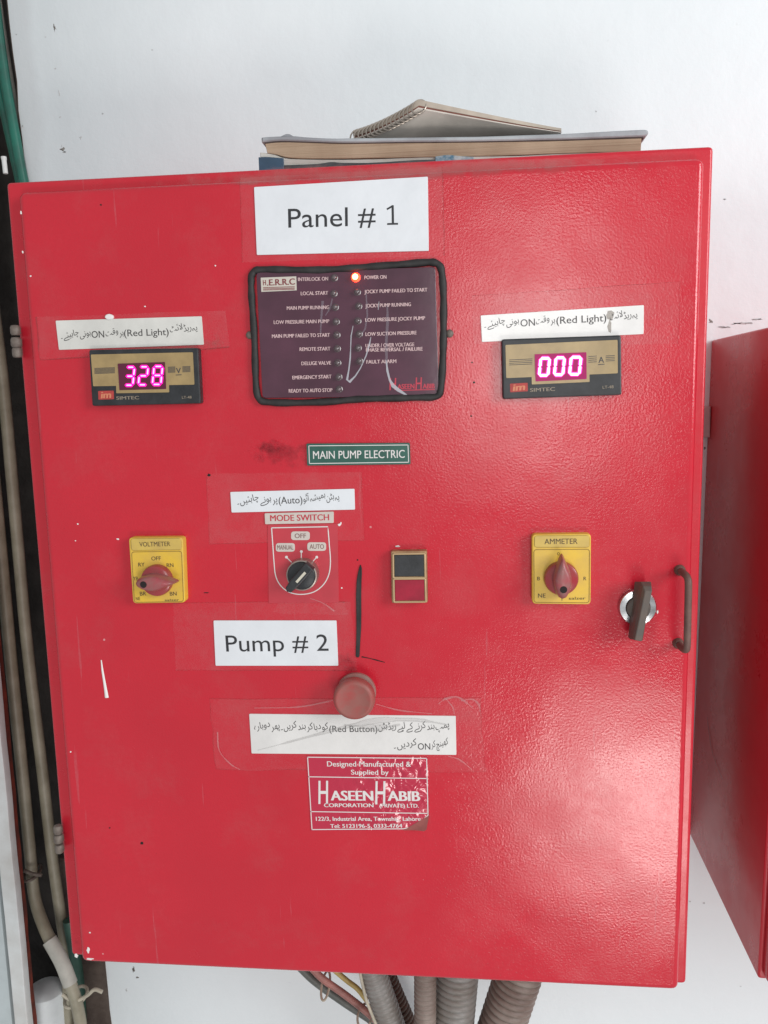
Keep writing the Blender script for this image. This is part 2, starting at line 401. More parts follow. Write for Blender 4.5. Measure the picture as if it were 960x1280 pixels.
M['post'] = mat('white_painted_post', (0.72, 0.74, 0.74), 0.42, c2=(0.58, 0.57, 0.55), vscale=16, detail=8, bump=0.0008, bscale=45)
M['rust'] = mat('rust_red_primer', (0.24, 0.035, 0.018), 0.65, c2=(0.09, 0.018, 0.012), vscale=35, bump=0.0008, bscale=90, detail=8)
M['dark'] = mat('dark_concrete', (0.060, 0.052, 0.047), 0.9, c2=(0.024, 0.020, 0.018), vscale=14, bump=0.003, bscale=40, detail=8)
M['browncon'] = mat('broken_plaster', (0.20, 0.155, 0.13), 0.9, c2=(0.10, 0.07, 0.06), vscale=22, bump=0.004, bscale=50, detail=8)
M['tape'] = tape_mat('clear_tape')
M['tape_dirt'] = mat('tape_edge_dirt', (0.30, 0.05, 0.05), 0.6, alpha=0.30)
M['smudge'] = mat('dark_smudge', (0.10, 0.01, 0.015), 0.5, alpha=0.30)
M['smear'] = mat('pale_smear', (0.68, 0.68, 0.74), 0.4, alpha=0.55)
M['smear_f'] = mat('faint_smear', (0.55, 0.52, 0.60), 0.5, alpha=0.16)
M['hole'] = mat('dark_hole', (0.012, 0.006, 0.006), 0.8)
def sticker_mat():
    m, nt, p = new_mat('crimson_sticker'); N = nt.nodes; L = nt.links
    p.inputs['Base Color'].default_value = (0.50, 0.008, 0.045, 1); p.inputs['Roughness'].default_value = 0.2; p.inputs['Coat Weight'].default_value = 1.0; p.inputs['Coat Roughness'].default_value = 0.16
    tc = N.new('ShaderNodeTexCoord'); sp = N.new('ShaderNodeSeparateXYZ'); L.new(tc.outputs['Object'], sp.inputs[0])
    n = N.new('ShaderNodeTexNoise'); n.inputs['Scale'].default_value = 85; n.inputs['Detail'].default_value = 2; n.inputs['Distortion'].default_value = .5; L.new(tc.outputs['Object'], n.inputs['Vector'])
    q = N.new('ShaderNodeMapRange'); q.inputs['From Min'].default_value = -0.035; q.inputs['From Max'].default_value = 0.012; q.inputs['To Min'].default_value = 0.12; q.inputs['To Max'].default_value = 1.0
    L.new(sp.outputs['X'], q.inputs['Value']); mu = N.new('ShaderNodeMath'); mu.operation = 'MULTIPLY'; L.new(q.outputs['Result'], mu.inputs[0]); L.new(n.outputs['Fac'], mu.inputs[1])
    b = N.new('ShaderNodeBump'); b.inputs['Distance'].default_value = 0.0030; L.new(mu.outputs[0], b.inputs['Height']); L.new(b.outputs['Normal'], p.inputs['Normal']); L.new(b.outputs['Normal'], p.inputs['Coat Normal'])
    return m
M['sticker'] = sticker_mat()
M['switch_plate'] = mat('faded_red_plate', (0.52, 0.040, 0.058), 0.33, var=0.08, vscale=30, coat=0.2)
M['beige_strip'] = mat('beige_strip', (0.60, 0.53, 0.48), 0.4, var=0.05)

def wall_mat():
    m, nt, p = new_mat('white_wall_paint'); N = nt.nodes; L = nt.links
    tc = N.new('ShaderNodeTexCoord'); sep = N.new('ShaderNodeSeparateXYZ'); L.new(tc.outputs['Object'], sep.inputs[0])
    def noise(scale, detail, r=0.6):
        n = N.new('ShaderNodeTexNoise'); n.inputs['Scale'].default_value = scale; n.inputs['Detail'].default_value = detail; n.inputs['Roughness'].default_value = r
        L.new(tc.outputs['Object'], n.inputs['Vector']); return n.outputs['Fac']
    def ramp(src, a, b, ca, cb):
        r = N.new('ShaderNodeValToRGB'); r.color_ramp.elements[0].position = a; r.color_ramp.elements[1].position = b
        r.color_ramp.elements[0].color = (*ca, 1); r.color_ramp.elements[1].color = (*cb, 1); L.new(src, r.inputs['Fac']); return r.outputs['Color']
    def mix(f, a, b):
        x = N.new('ShaderNodeMix'); x.data_type = 'RGBA'; L.new(f, x.inputs[0]); L.new(a, x.inputs[6])
        if isinstance(b, tuple): x.inputs[7].default_value = (*b, 1)
        else: L.new(b, x.inputs[7])
        return x.outputs[2]
    c = ramp(noise(2.2, 6), 0.3, 0.7, (0.79, 0.825, 0.845), (0.835, 0.865, 0.88))
    c = mix(ramp(noise(60, 5, 0.7), 0.66, 0.78, (0, 0, 0), (0.35, 0.35, 0.35)), c, (0.52, 0.52, 0.52))
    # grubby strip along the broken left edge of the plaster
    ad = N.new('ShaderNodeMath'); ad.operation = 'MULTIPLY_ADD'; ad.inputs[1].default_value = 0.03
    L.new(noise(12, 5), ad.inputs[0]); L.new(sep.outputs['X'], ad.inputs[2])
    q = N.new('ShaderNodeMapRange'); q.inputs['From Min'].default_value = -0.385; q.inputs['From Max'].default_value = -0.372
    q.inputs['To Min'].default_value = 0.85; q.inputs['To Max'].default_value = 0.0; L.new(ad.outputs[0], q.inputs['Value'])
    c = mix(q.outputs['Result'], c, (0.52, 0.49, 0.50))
    ad2 = N.new('ShaderNodeMath'); ad2.operation = 'MULTIPLY_ADD'; ad2.inputs[1].default_value = 0.16  # wall colour darkened broadly over the left side, standing in for shade
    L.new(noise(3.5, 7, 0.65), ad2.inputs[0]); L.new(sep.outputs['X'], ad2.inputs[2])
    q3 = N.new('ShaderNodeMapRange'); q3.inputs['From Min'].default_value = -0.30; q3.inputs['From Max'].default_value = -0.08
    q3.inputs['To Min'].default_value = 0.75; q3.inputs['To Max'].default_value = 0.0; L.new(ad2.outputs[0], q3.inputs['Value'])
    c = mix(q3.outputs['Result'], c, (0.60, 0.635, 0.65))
    L.new(c, p.inputs['Base Color']); p.inputs['Roughness'].default_value = 0.55
    b = N.new('ShaderNodeBump'); b.inputs['Distance'].default_value = 0.0006; L.new(noise(70, 5), b.inputs['Height'])
    b2 = N.new('ShaderNodeBump'); b2.inputs['Distance'].default_value = 0.004; L.new(noise(5, 3), b2.inputs['Height']); L.new(b.outputs['Normal'], b2.inputs['Normal'])
    L.new(b2.outputs['Normal'], p.inputs['Normal'])
    return m
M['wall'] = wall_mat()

# ------------------------------------------------------------------ wall, recess, frame
mb = MB()
top = pt(8, 0, WALL); mid = pt(30, 220, WALL); bot = pt(133, 1240, WALL)
edge = []
for k in range(90):
    z = 1.4 - k * (2.8 / 89)
    x = mid.x + (bot.x - mid.x) * (mid.z - z) / (mid.z - bot.z)
    edge.append((max(x, -0.44) + random.uniform(-0.0015, 0.0015), z))
poly = edge + [(2.6, -1.4), (2.6, 1.4)]
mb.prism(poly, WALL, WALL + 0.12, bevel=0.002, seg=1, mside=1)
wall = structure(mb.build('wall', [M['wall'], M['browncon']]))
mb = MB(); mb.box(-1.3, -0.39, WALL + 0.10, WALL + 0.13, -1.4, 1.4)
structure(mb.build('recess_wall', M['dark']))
M['flaw'] = mat('wall_flaw', (0.14, 0.125, 0.11), 0.9, c2=(0.30, 0.28, 0.26), vscale=160)
M['flaw_l'] = mat('wall_flaw_pale', (0.47, 0.47, 0.47), 0.9, c2=(0.62, 0.63, 0.63), vscale=160)
for u, v, a, b in ((78, 187, 3.0, 3.0), (81, 190, 3.6, 1.0), (77, 182, 1, 2.6), (68, 35, 2.2, 4), (74, 116, 1.4, 3.4), (20, 43, 1.3, .8), (75, 146, 1.2, 1.2), (101, 172, 1.6, 2.2), (128, 142, 1.6, 1), (190, 62, 1.3, 1.2), (28, 158, 1.8, 2.6), (57, 46, 1.2, .8), (69, 86, 1.4, 1.3), (906, 249, 1.8, .9), (745, 139, 1, 1), (863, 1127, 2, .9), (880, 1129, 1.6, .9), (926, 1233, 1.6, 1), (927, 404, 12, 1.6), (905, 409, 8, 1.2), (889, 402, 3, 3), (944, 399, 8, 1), (167, 1212, 2, 5), (171, 1222, 3, 1.5), (158, 1238, 2, 3)):
    mb = MB(); blob(mb, u, v, a * 1.15, b * 1.15, WALL - 0.0003, WALL + 0.001, n=16, jit=0.6)
    mb.build('wall_flaw', M['flaw'] if (u in (78, 68, 167, 171, 889)) else M['flaw_l'], wall)
# little painted block on the wall between the cabinets
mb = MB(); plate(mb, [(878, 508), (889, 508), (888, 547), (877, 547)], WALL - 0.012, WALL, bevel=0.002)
tag(mb.build('mounting_block', mat('pinkish_paint', (0.55, 0.42, 0.42), 0.6, var=0.1)), 'small pale mounting block on the wall in the gap between the two red cabinets', 'block')

# white post and its rusty edge, left foreground
def post_slab(name, x0, x1, yf, yb, m, jit=0.0, z0=-1.2, z1=1.2):
    n = 60; L_ = []; R_ = []
    for k in range(n + 1):
        z = z1 + (z0 - z1) * k / n; L_.append((x0 + random.uniform(-jit, jit), z)); R_.append((x1 + random.uniform(-jit, jit), z))
    mb = MB(); mb.prism(L_ + R_[::-1], yf, yb, bevel=.0015); return mb.build(name, m, post, True)
px_ = lambda u, v, Y: pt(u, v, Y).x
post = thing('door_frame', 'white painted post with a rusty red edge at the far left below the beige pipes', 'post', (px_(28, 1280, .2), 0.21, -1.2))
post_slab('post_face', px_(18, 1280, .20), px_(35, 1280, .20), .200, .212, M['post'], .0005)
post_slab('rusty_edge', px_(30, 1280, .214), px_(41, 1280, .214), .2135, .224, M['rust'], .0009)
post_slab('outer_face', px_(18, 1280, .21) - .16, px_(18, 1280, .21) - .0005, .206, .23, mat('pale_blue_paint', (0.50, 0.55, 0.56), 0.5, var=0.08, vscale=20), .0003)
# rough brown plaster in the recess below the cabinet
pl = [(px_(103, 1240, .30) - .02, -.455), (-.30, -.455), (-.30, -1.2), (px_(103, 1240, .30) - .02, -1.2)]
mb = MB(); mb.prism(pl, .30, .36, bevel=.004); structure(mb.build('recess_ledge', M['browncon']))

# ------------------------------------------------------------------ pipes and cables at the left
def pipe(name, uvs, Y, rpx, m, label, cat, group=None, seg=14, jit=0.0):
    P = [pt(u, v, Y if not isinstance(Y, (list, tuple)) else Y[i]) for i, (u, v) in enumerate(uvs)]
    k = (P[0] - CAM).length / F_PX
    S = smooth_path(P, 8)
    mb = MB(); mb.tube(S, rpx * k, seg=seg); return tag(mb.build(name, m, None, True), label, cat, group)
YP = 0.26
a = pipe('conduit_pipe', [(-62, 100), (-34, 380), (-12, 560), (2, 700), (15, 840), (27, 957), (37, 1060), (43, 1120), (57, 1163), (77, 1202), (91, 1238), (100, 1275), (106, 1330)], [YP] * 7 + [YP - .01, YP - .03, YP - .045, YP - .05, YP - .05, YP - .05], 6.6, M['pvc'],
     'outer beige conduit pipe left of the red cabinet, bending right at its foot', 'pipe', 'beige pipes in the recess')
S = smooth_path([pt(62, 1175, YP - .037), pt(77, 1202, YP - .045), pt(88, 1230, YP - .05)], 8)
mb = MB(); mb.tube(S, 7.4 * (S[0] - CAM).length / F_PX, seg=14); mb.build('tape_wrap', M['pvc_w'], a, True)
pipe('conduit_pipe', [(-32, 100), (-14, 330), (4, 480), (15, 599), (23, 688), (31, 777), (39, 850), (52, 955), (64, 1060), (75, 1140), (83, 1195), (85, 1250), (87, 1320)], YP + .01, 6.3, M['pvc'],
     'inner beige conduit pipe running straight down beside the red cabinet edge', 'pipe', 'beige pipes in the recess')
pipe('green_cable', [(-14, -60), (-2, 40), (8, 110), (18, 165), (27, 215), (38, 270)], 0.245, 5.0, M['cable_g'], 'upper right green cable slanting down along the plaster edge', 'cable', 'green cables at the top left')
pipe('green_cable', [(-34, -60), (-14, 40), (0, 115), (12, 170), (22, 215), (32, 260)], 0.255, 4.4, M['cable_g'], 'lower left green cable in the dark recess above the red cabinet corner', 'cable', 'green cables at the top left')
pipe('thin_cable', [(-8, -60), (3, 20), (12, 80), (20, 130), (24, 165), (27, 205), (30, 250)], 0.262, 1.6, M['pvc_w'], 'thin pale cable between the green cables and the plaster edge', 'cable')
pipe('green_cable', [(86, 1150), (93, 1190), (98, 1230), (101, 1280), (103, 1330)], 0.262, 6.2, mat('dull_green_cable', (0.04, 0.10, 0.075), 0.5, var=0.2, vscale=40), 'dull green cable emerging under the lower left corner of the red cabinet', 'cable')
mb = MB(); S = [pt(4.5, 196, 0.2), pt(5.5, 204, 0.2), pt(7, 217, 0.2)]; mb.tube(smooth_path(S, 5), [0.0030] * 3 + [0.0026] * 8, seg=12)
tag(mb.build('plastic_peg', M['post'], None, True), 'small white peg on the dark recess just above the red cabinet corner', 'peg')
mb = MB(); c0 = pt(57, 1232, 0.27); mb.lathe(0, 0, [(0.0, -.0005), (.018, 0), (.026, .006), (.028, .016), (.028, .3)], seg=24)
mb.v = [(x + c0.x, z_ * 1.0 * 0 + c0.y + z_, c0.z - y_) for (x, y_, z_) in mb.v]
tag(mb.build('pipe_stub', mat('pale_grey_plastic', (0.74, 0.77, 0.78), 0.5, var=0.1, vscale=20), None, True), 'pale grey round-topped pipe between the white post and beige pipes', 'pipe')
# ties
def ring(name, uv, ru, rv, Y, rad, m, label, cat, tilt=0.0, tail=None):
    mb = MB(); c = pt(*uv, Y); R = []
    for k in range(28):
        a_ = 2 * math.pi * k / 28
        R.append(Vector((c.x + ru * PXM * 1.3 * math.cos(a_), Y + 0.017 * math.sin(a_) , c.z + ru * PXM * 1.3 * math.cos(a_) * tilt + rv * PXM * math.sin(a_))))
    mb.tube(R, rad, seg=8, closed=True, flat=1)
    if tail: mb.tube(smooth_path([pt(*q, Y - .018) for q in tail], 5), rad * 1.1, seg=8)
    return tag(mb.build(name, m, None, True), label, cat)
ring('cable_tie', (95, 1246), 15, 3, 0.225, 0.0022, M['tie'], 'beige nylon tie knotted around the pipes below the cabinet corner', 'tie', 0.15, [(78, 1243), (92, 1251), (108, 1245), (118, 1237), (128, 1240)])
ring('pipe_clip', (40, 1091), 10, 2, 0.258, 0.0022, M['hinge'], 'rusty wire clip holding the outer beige pipe', 'clip', -0.1, [(30, 1088), (40, 1092), (52, 1094)])

# ------------------------------------------------------------------ main cabinet
cab = thing('control_cabinet', 'large red steel pump control cabinet with meters, switches and signs on its door', 'cabinet', (0, 0.125, -0.37175))
HW, HH = 0.3, 0.37175
def shell(mb, x0, x1, z0, z1, yf, yb, r=0.006, bev=0.003):
    mb.prism(rounded([(x0, z0), (x1, z0), (x1, z1), (x0, z1)], r), yf, yb, bevel=bev, seg=3)
mb = MB(); shell(mb, -HW, HW, -HH, HH, LIP, WALL - 0.001, 0.004, 0.0025)
case = mb.build('case', M['red_case'], cab, True)
mb = MB(); shell(mb, -0.2839, 0.2904, -0.3699, 0.3603, DOOR, LIP - 0.0005, 0.007, 0.0045)
door = mb.build('door', M['red'], cab, True)
D = DOOR
def chip(u, v, a=1.2, b=1.2, m=None, name='paint_fleck', th=.0006, n=10, jit=.3):
    mb = MB(); blob(mb, u, v, a, b, D - th, D, n=n, jit=jit); mb.build(name, m or M['paint_w'], cab, True)
chip(136, 396, 5.6, 3.6, th=.0022, n=16, jit=.06, name='paint_drip'); drips = MB()
P_ = [(126.5, 825), (128, 838), (130, 850), (132, 862), (133.5, 872)]
for (u0, v0), w in zip(P_, (1.2, 1.7, 2.0, 2.6, 3.0)): pass
drips.tube([pt(u, v, D - 0.0003) for u, v in P_], [0.0005, 0.0010, 0.0012, 0.0015, 0.0019], seg=10, flat=0.5)
drips.build('paint_drip', M['paint_w'], cab, True, label='long white paint run below the yellow voltmeter switch')
for u, v, a, b in ((162, 475, 1.8, 1.6), (147, 674, 1.8, 1.3), (97, 655, 1.2, 1), (26, 266, 1, 2), (28, 315, 1, 1.5), (38, 345, 1.2, 1), (181, 383, .9, .9), (424, 656, 2.2, 1.6), (426, 654, 1, 1.6), (497, 683, 3, 1.2), (427, 735, 1, 1), (822, 765, 1.2, 2.6), (95, 1195, 3, 2.8), (110, 1188, 2, 4), (112, 1199, 5, 1.6), (94, 676, .8, .8), (88, 940, 1, 1), (269, 332, .8, .8), (112, 1166, 1.2, 1)):
    chip(u, v, a, b)
for u, v, a, b in ((177, 1054, 2.2, 2.2), (590, 453, 1.1, 1.1), (592.5, 478, 1.4, 1.4), (589, 520, 1.1, 1.1), (261, 594, 2, 2), (137, 1035, 1.2, 1), (447, 700, 1, 1), (881, 560, 1, 2), (126, 256, 1.2, 1), (258, 741, 3.4, .7)):
    chip(u, v, a, b, M['hole'], 'dark_chip', .0003, 10, .2)
mb = MB(); streak(mb, [(452, 821), (462, 823), (470, 825), (481, 828)], [1.6, .8, 1.5, .8], D - 0.00025); mb.build('scratch', M['hole'], cab)
def smudge(u, v, ru, rv, thr, amax, scale, color=(0.10, 0.01, 0.015)):
    """stain with soft ragged edges on the door"""
    c = pt(u, v, D); m, nt, p = new_mat('stain'); N = nt.nodes; L = nt.links
    p.inputs['Base Color'].default_value = (*color, 1); p.inputs['Roughness'].default_value = .5
    tc = N.new('ShaderNodeTexCoord'); mp = N.new('ShaderNodeMapping'); mp.vector_type = 'POINT'
    mp.inputs['Scale'].default_value = (1 / (ru * PXM), 1, 1 / (rv * PXM)); mp.inputs['Location'].default_value = (-(c.x - cab.location.x * 0) / (ru * PXM), 0, -(c.z) / (rv * PXM))
    L.new(tc.outputs['Object'], mp.inputs['Vector']); sp = N.new('ShaderNodeSeparateXYZ'); L.new(mp.outputs['Vector'], sp.inputs[0]); cb = N.new('ShaderNodeCombineXYZ')
    L.new(sp.outputs['X'], cb.inputs['X']); L.new(sp.outputs['Z'], cb.inputs['Y']); g = N.new('ShaderNodeTexGradient'); g.gradient_type = 'SPHERICAL'; L.new(cb.outputs[0], g.inputs['Vector'])
    n = N.new('ShaderNodeTexNoise'); n.inputs['Scale'].default_value = scale; n.inputs['Detail'].default_value = 7; n.inputs['Roughness'].default_value = .65; L.new(tc.outputs['Object'], n.inputs['Vector'])
    ad = N.new('ShaderNodeMath'); ad.operation = 'MULTIPLY_ADD'; ad.inputs[1].default_value = .5; L.new(g.outputs['Fac'], ad.inputs[0]); L.new(n.outputs['Fac'], ad.inputs[2])
    q = N.new('ShaderNodeMapRange'); q.inputs['From Min'].default_value = thr; q.inputs['From Max'].default_value = thr + .22; q.inputs['To Max'].default_value = amax; L.new(ad.outputs[0], q.inputs['Value'])
    mu = N.new('ShaderNodeMath'); mu.operation = 'MULTIPLY'; mu.use_clamp = True
    q2 = N.new('ShaderNodeMapRange'); q2.inputs['From Max'].default_value = .25; L.new(g.outputs['Fac'], q2.inputs['Value'])
    L.new(q.outputs['Result'], mu.inputs[0]); L.new(q2.outputs['Result'], mu.inputs[1]); L.new(mu.outputs[0], p.inputs['Alpha'])
    mb = MB(); mb.add([pt(u - ru, v - rv, D - .0001), pt(u + ru, v - rv, D - .0001), pt(u + ru, v + rv, D - .0001), pt(u - ru, v + rv, D - .0001)], [(0, 1, 2, 3)])
    mb.build('stain', m, cab)
smudge(352, 567, 52, 24, .66, .26, 90)
smudge(338, 560, 26, 14, .72, .26, 160)
smudge(440, 835, 30, 40, .75, .3, 60)
smudge(210, 432, 150, 20, .74, .30, 60, (0.35, 0.16, 0.14))
smudge(500, 215, 400, 16, .66, .35, 40, (0.36, 0.14, 0.13))

# hinges
for (u0, v0), (u1, v1), (u2, v2), lb in (((19, 413), (23.5, 428), (24.5, 440.5), 'upper hinge on the left edge, grey with dust'), ((77, 1037), (78, 1048), (79.5, 1060.5), 'lower hinge on the left edge, grey with dust')):
    h = None
    for i, (u, v) in enumerate(((u0, v0), (u1, v1), (u2, v2))):
        c = pt(u, v, -0.008); c.x = -0.2985
        r = 0.0044 if i != 1 else 0.0048; hl = 0.0047
        mb = MB(); pr = [(0.35 * r, -hl), (0.8 * r, -hl * .88), (r, -hl * .5), (r, hl * .5), (0.8 * r, hl * .88), (0.35 * r, hl)]
        mb.lathe(0, 0, pr, seg=16); mb.v = [(x + c.x, z + c.y, y + c.z) for x, y, z in mb.v]
        if h is None: h = mb.build('hinge', M['hinge'], cab, True, label=lb)
        else: mb.build('knuckle', M['hinge'], h, True)

# signs -------------------------------------------------------------
def sign(corners, m, label, yf=D - 0.0007, name='paper_sign', r=0.0008):
    mb = MB(); plate(mb, corners, yf, D + 0.0002, r=r, seg=2, bevel=0.00015); return mb.build(name, m, cab, label=label)
s1 = sign([(317.5, 233.8), (534.8, 220.7), (536, 313.5), (321, 318.7)], M['paper'], 'white paper sign reading Panel # 1', yf=D - 0.0010)
mb = MB(); text(mb, 'Panel #', (360.5, 284.6), (469.6, 281.8), 23.5, D - 0.00115)
line_px(mb, (484, 280.0), (497.5, 279.7), 2.0, D - 0.00115, D - 0.0010); line_px(mb, (490.8, 256.6), (491.2, 280.4), 2.6, D - 0.001155, D - 0.0010); line_px(mb, (483.6, 261.6), (491.2, 257.2), 2.0, D - 0.00116, D - 0.0010); mb.build('lettering', M['ink'], s1)
s2 = sign([(266.8, 775.7), (420.5, 775.7), (422.8, 832.2), (269.4, 832.2)], M['paper'], 'white paper sign reading Pump # 2', yf=D - 0.0010)
mb = MB(); text(mb, 'Pump # 2', (283, 814.5), (410.8, 813.5), 20, D - 0.00115, bold=-0.002); mb.build('lettering', M['ink'], s2)
YS = D - 0.00085
def redlight(corners, m, label, kw):
    s = sign(corners, m, label); mb = MB(); b = 0.003
    text(mb, '(Red Light)', *kw['rl'], kw['cap'], YS, bold=b); text(mb, 'ON', *kw['on'], kw['cap'], YS, bold=b)
    urdu(mb, 'یہ ریڈ لائٹ', *kw['a'], kw['cap'] * .82, YS); urdu(mb, 'ہر وقت', *kw['b'], kw['cap'] * .82, YS); urdu(mb, 'ہونی چاہیئے ۔', *kw['c'], kw['cap'] * .82, YS)
    mb.build('lettering', M['ink_g'], s); return s
s3 = redlight([(69.4, 400.8), (252, 395.3), (254.7, 430.8), (73.6, 437.3)], M['paper_d'], 'grubby paper strip with Urdu text and (Red Light) ON above the left meter',
     dict(cap=8.3, rl=((155.2, 420.5), (211, 418.8)), on=((114.7, 422.3), (130.4, 421.8)), a=((212.5, 415), (247, 413)), b=((132.2, 420), (154.5, 419)), c=((76.4, 423), (113.6, 421))))
s4 = redlight([(600.8, 394.3), (805, 381.3), (804.5, 417.5), (602.5, 427.5)], M['paper_r'], 'paper strip with Urdu text and (Red Light) ON above the right meter',
     dict(cap=8.8, rl=((695.5, 405), (758, 401.5)), on=((650.8, 408.3), (668.8, 407)), a=((762.5, 400), (797, 397)), b=((670, 405), (693.8, 403.5)), c=((605.5, 409), (648.8, 406))))
gs = mat('glue_stain', (0.50, 0.45, 0.40), 0.5, alpha=.40)
for q in ((763, 394, 4.2, 5), (762, 408, 2.2, 9)):
    mb = MB(); blob(mb, *q, D - 0.00076 - q[2] * 1e-5, D - 0.00071, n=14, jit=.25); mb.build('glue_stain', gs, s4)
s5 = sign([(287.8, 615), (443, 611), (443.7, 637), (289.4, 640.7)], M['paper'], 'white paper strip with Urdu text and (Auto) above the mode switch', yf=D - 0.0010)
mb = MB(); text(mb, '(Auto)', (348.5, 629.8), (378.2, 629), 8.6, D - 0.00115, bold=.003)
urdu(mb, 'یہ بٹن ہمیشہ آٹو', (379.5, 627), (424.4, 625), 7.4, D - 0.00115); urdu(mb, 'پر ہونے چاہئیں ۔', (296.8, 630), (347, 628), 7.4, D - 0.00115)
mb.build('lettering', M['ink_g'], s5)
s6 = sign([(311.4, 892.4), (569.7, 895), (570.5, 943.7), (314.4, 941.9)], M['paper_r'], 'taped paper strip with two lines of Urdu text and (Red Button) below the red push button')
mb = MB(); text(mb, '(Red Button)', (411.8, 915), (471.8, 915), 7.8, YS, bold=.003); text(mb, 'ON', (522.5, 937), (538, 937), 7.8, YS, bold=.003)
urdu(mb, 'پمپ بند کرنے کے لیے ریڈ بٹن', (473, 912), (561.8, 912), 7.4, YS); urdu(mb, 'کو دبا کر بند کریں ۔ پھر دوبارہ', (318, 912), (410, 912), 7.4, YS)
urdu(mb, 'کھینچ کر', (539.5, 934), (560, 934), 7.4, YS); urdu(mb, 'کردیں ۔', (492.5, 935), (520.6, 935), 7.4, YS)
mb.build('lettering', M['ink_g'], s6)
s7 = sign([(383, 554.5), (512.2, 553.6), (513.2, 580.4), (384, 582)], M['green'], 'green plate reading MAIN PUMP ELECTRIC', yf=D - 0.0018, name='name_plate')
mb = MB(); text(mb, 'MAIN PUMP ELECTRIC', (391.4, 573.6), (506, 572.2), 9.6, D - 0.00195, bold=.006)
q = [(386, 557.3), (510, 556.2), (510.8, 577.8), (386.8, 579.4)]
for i in range(4): line_px(mb, q[i], q[(i + 1) % 4], 0.9, D - 0.00195, D - 0.0018)
mb.build('lettering', M['white_ink'], s7)
s8 = sign([(330.7, 641.7), (417, 639.5), (417, 653.7), (331.4, 655.3)], M['beige_strip'], 'beige strip reading MODE SWITCH in red', yf=D - 0.0013)
mb = MB(); text(mb, 'MODE SWITCH', (337.8, 651.4), (411.5, 650.3), 7.4, D - 0.00145, bold=.016); mb.build('lettering', M['ink_red'], s8)

# maker's sticker
s9 = MB(); plate(s9, [(383, 944.9), (534.8, 946.4), (536.5, 1020), (521, 1034), (505, 1037.6), (388.6, 1038.6)], D - 0.0006, D + 0.0002)
s9 = s9.build('maker_sticker', M['sticker'], cab, label='glossy crimson maker sticker with white lettering and a peeling corner')
mb = MB(); Y9 = D - 0.00075
q = [(384.5, 946.5), (533.3, 948), (535, 1019), (520, 1032.5), (504, 1036), (390, 1037)]
for i in range(6): line_px(mb, q[i], q[(i + 1) % 6], 1.1, Y9, D - 0.0006)
line_px(mb, (385.5, 971), (533.8, 973.2), 1.1, Y9, D - 0.0006); line_px(mb, (388, 1014.5), (535, 1016.8), 1.1, Y9, D - 0.0006)
text(mb, 'Designed Manufactured &', (408.9, 958), (513.8, 958.4), 6.4, Y9, bold=.012); text(mb, 'Supplied by', (438.9, 968.2), (486, 968.4), 6, Y9, bold=.012)
text(mb, 'H', (398, 1005), (412, 1005), 29, Y9, bold=.012, shear=.15); text(mb, 'ASEEN', (413.5, 1000.5), (467, 1000.8), 12, Y9, bold=.03)
text(mb, 'H', (469, 1005.5), (483.5, 1005.5), 29, Y9, bold=.012, shear=.15); text(mb, 'ABIB', (484.5, 1001), (525.5, 1001.3), 12, Y9, bold=.03)
text(mb, 'CORPORATION', (405, 1008.8), (467, 1009), 4.6, Y9, bold=.02); text(mb, '(PRIVATE) LTD.', (474.5, 1009.3), (523.6, 1009.5), 4.6, Y9, bold=.02)
text(mb, '122/3, Industrial Area, Township, Lahore', (395, 1026), (526, 1026), 5.0, Y9, bold=.018); text(mb, 'Tel: 5123196-5, 0333-4764', (413, 1035), (503, 1034.6), 4.8, Y9, bold=.018)
mb.build('lettering', M['white_ink'], s9)
# peeled corner: small curled flap
A = pt(536.6, 1019, D - .0008); B = pt(504, 1038, D - .0008); C = pt(533, 1036, D - .004)
mb = MB(); st = []
for k in range(5):
    t = k / 4; a1 = A.lerp(C, t * .9); b1 = B.lerp(C, t * .9); o = Vector((0, -0.004 * t * t, 0)); st += [a1 + o, b1 + o]
mb.add(st, [(2 * k, 2 * k + 1, 2 * k + 3, 2 * k + 2) for k in range(4)]); mb.build('peeled_corner', mat('peeled_sticker_back', (0.36, 0.10, 0.09), 0.35, var=.2), s9, True)

# clear tape -----------------------------------------------------------
def tape(corners, label, yf=D - 0.0004, edges=(0, 1, 2, 3), w=1.4, jit=1.0, m=None):
    pts = []
    for i in range(4):
        a_, b_ = corners[i], corners[(i + 1) % 4]
        for k in range(7):
            t = k / 7; pts.append((a_[0] + (b_[0] - a_[0]) * t + random.uniform(-jit, jit) * .6, a_[1] + (b_[1] - a_[1]) * t + random.uniform(-jit, jit) * .6))
    mb = MB(); P = [pt(u, v, yf) for u, v in pts]; mb.add(P, [tuple(range(len(P)))])
    o = mb.build('clear_tape', m or M['tape'], cab, label=label)
    for e in edges:
        mb = MB(); sgm = [pts[(e * 7 + k) % 28] for k in range(8)]; streak(mb, sgm, [random.uniform(.2, 1) * w for _ in sgm], yf - 0.00012 - e * 1e-5)
        mb.build('tape_edge', M['tape_dirt'], o)
    return o
tape([(300, 222), (553, 209), (556, 320), (303, 328)], 'clear tape over the Panel # 1 sign', edges=(1, 3), yf=D - 0.0003)
tape([(216, 754), (438, 752), (447, 838), (220, 838)], 'clear tape behind the Pump # 2 sign', edges=(0, 2), w=1.2, yf=D - 0.00035)
tape([(258, 592), (452, 590), (455, 675), (262, 680)], 'clear tape around the mode switch strip', edges=(1, 2, 3), w=.8, yf=D - 0.00025)
tape([(262, 873), (600, 873), (607, 965), (270, 962)], 'wrinkled clear tape around the red button strip', edges=(0, 1, 2, 3), w=.9, jit=2.2)
tape([(45, 396), (282, 388), (287, 434), (50, 450)], 'clear tape over the left meter strip', edges=(2, 3), w=2.4, yf=D - 0.0003)
tape([(590, 370), (850, 352), (848, 430), (592, 430)], 'clear tape over the right meter strip', edges=(0, 1), w=.7, yf=D - 0.0003)
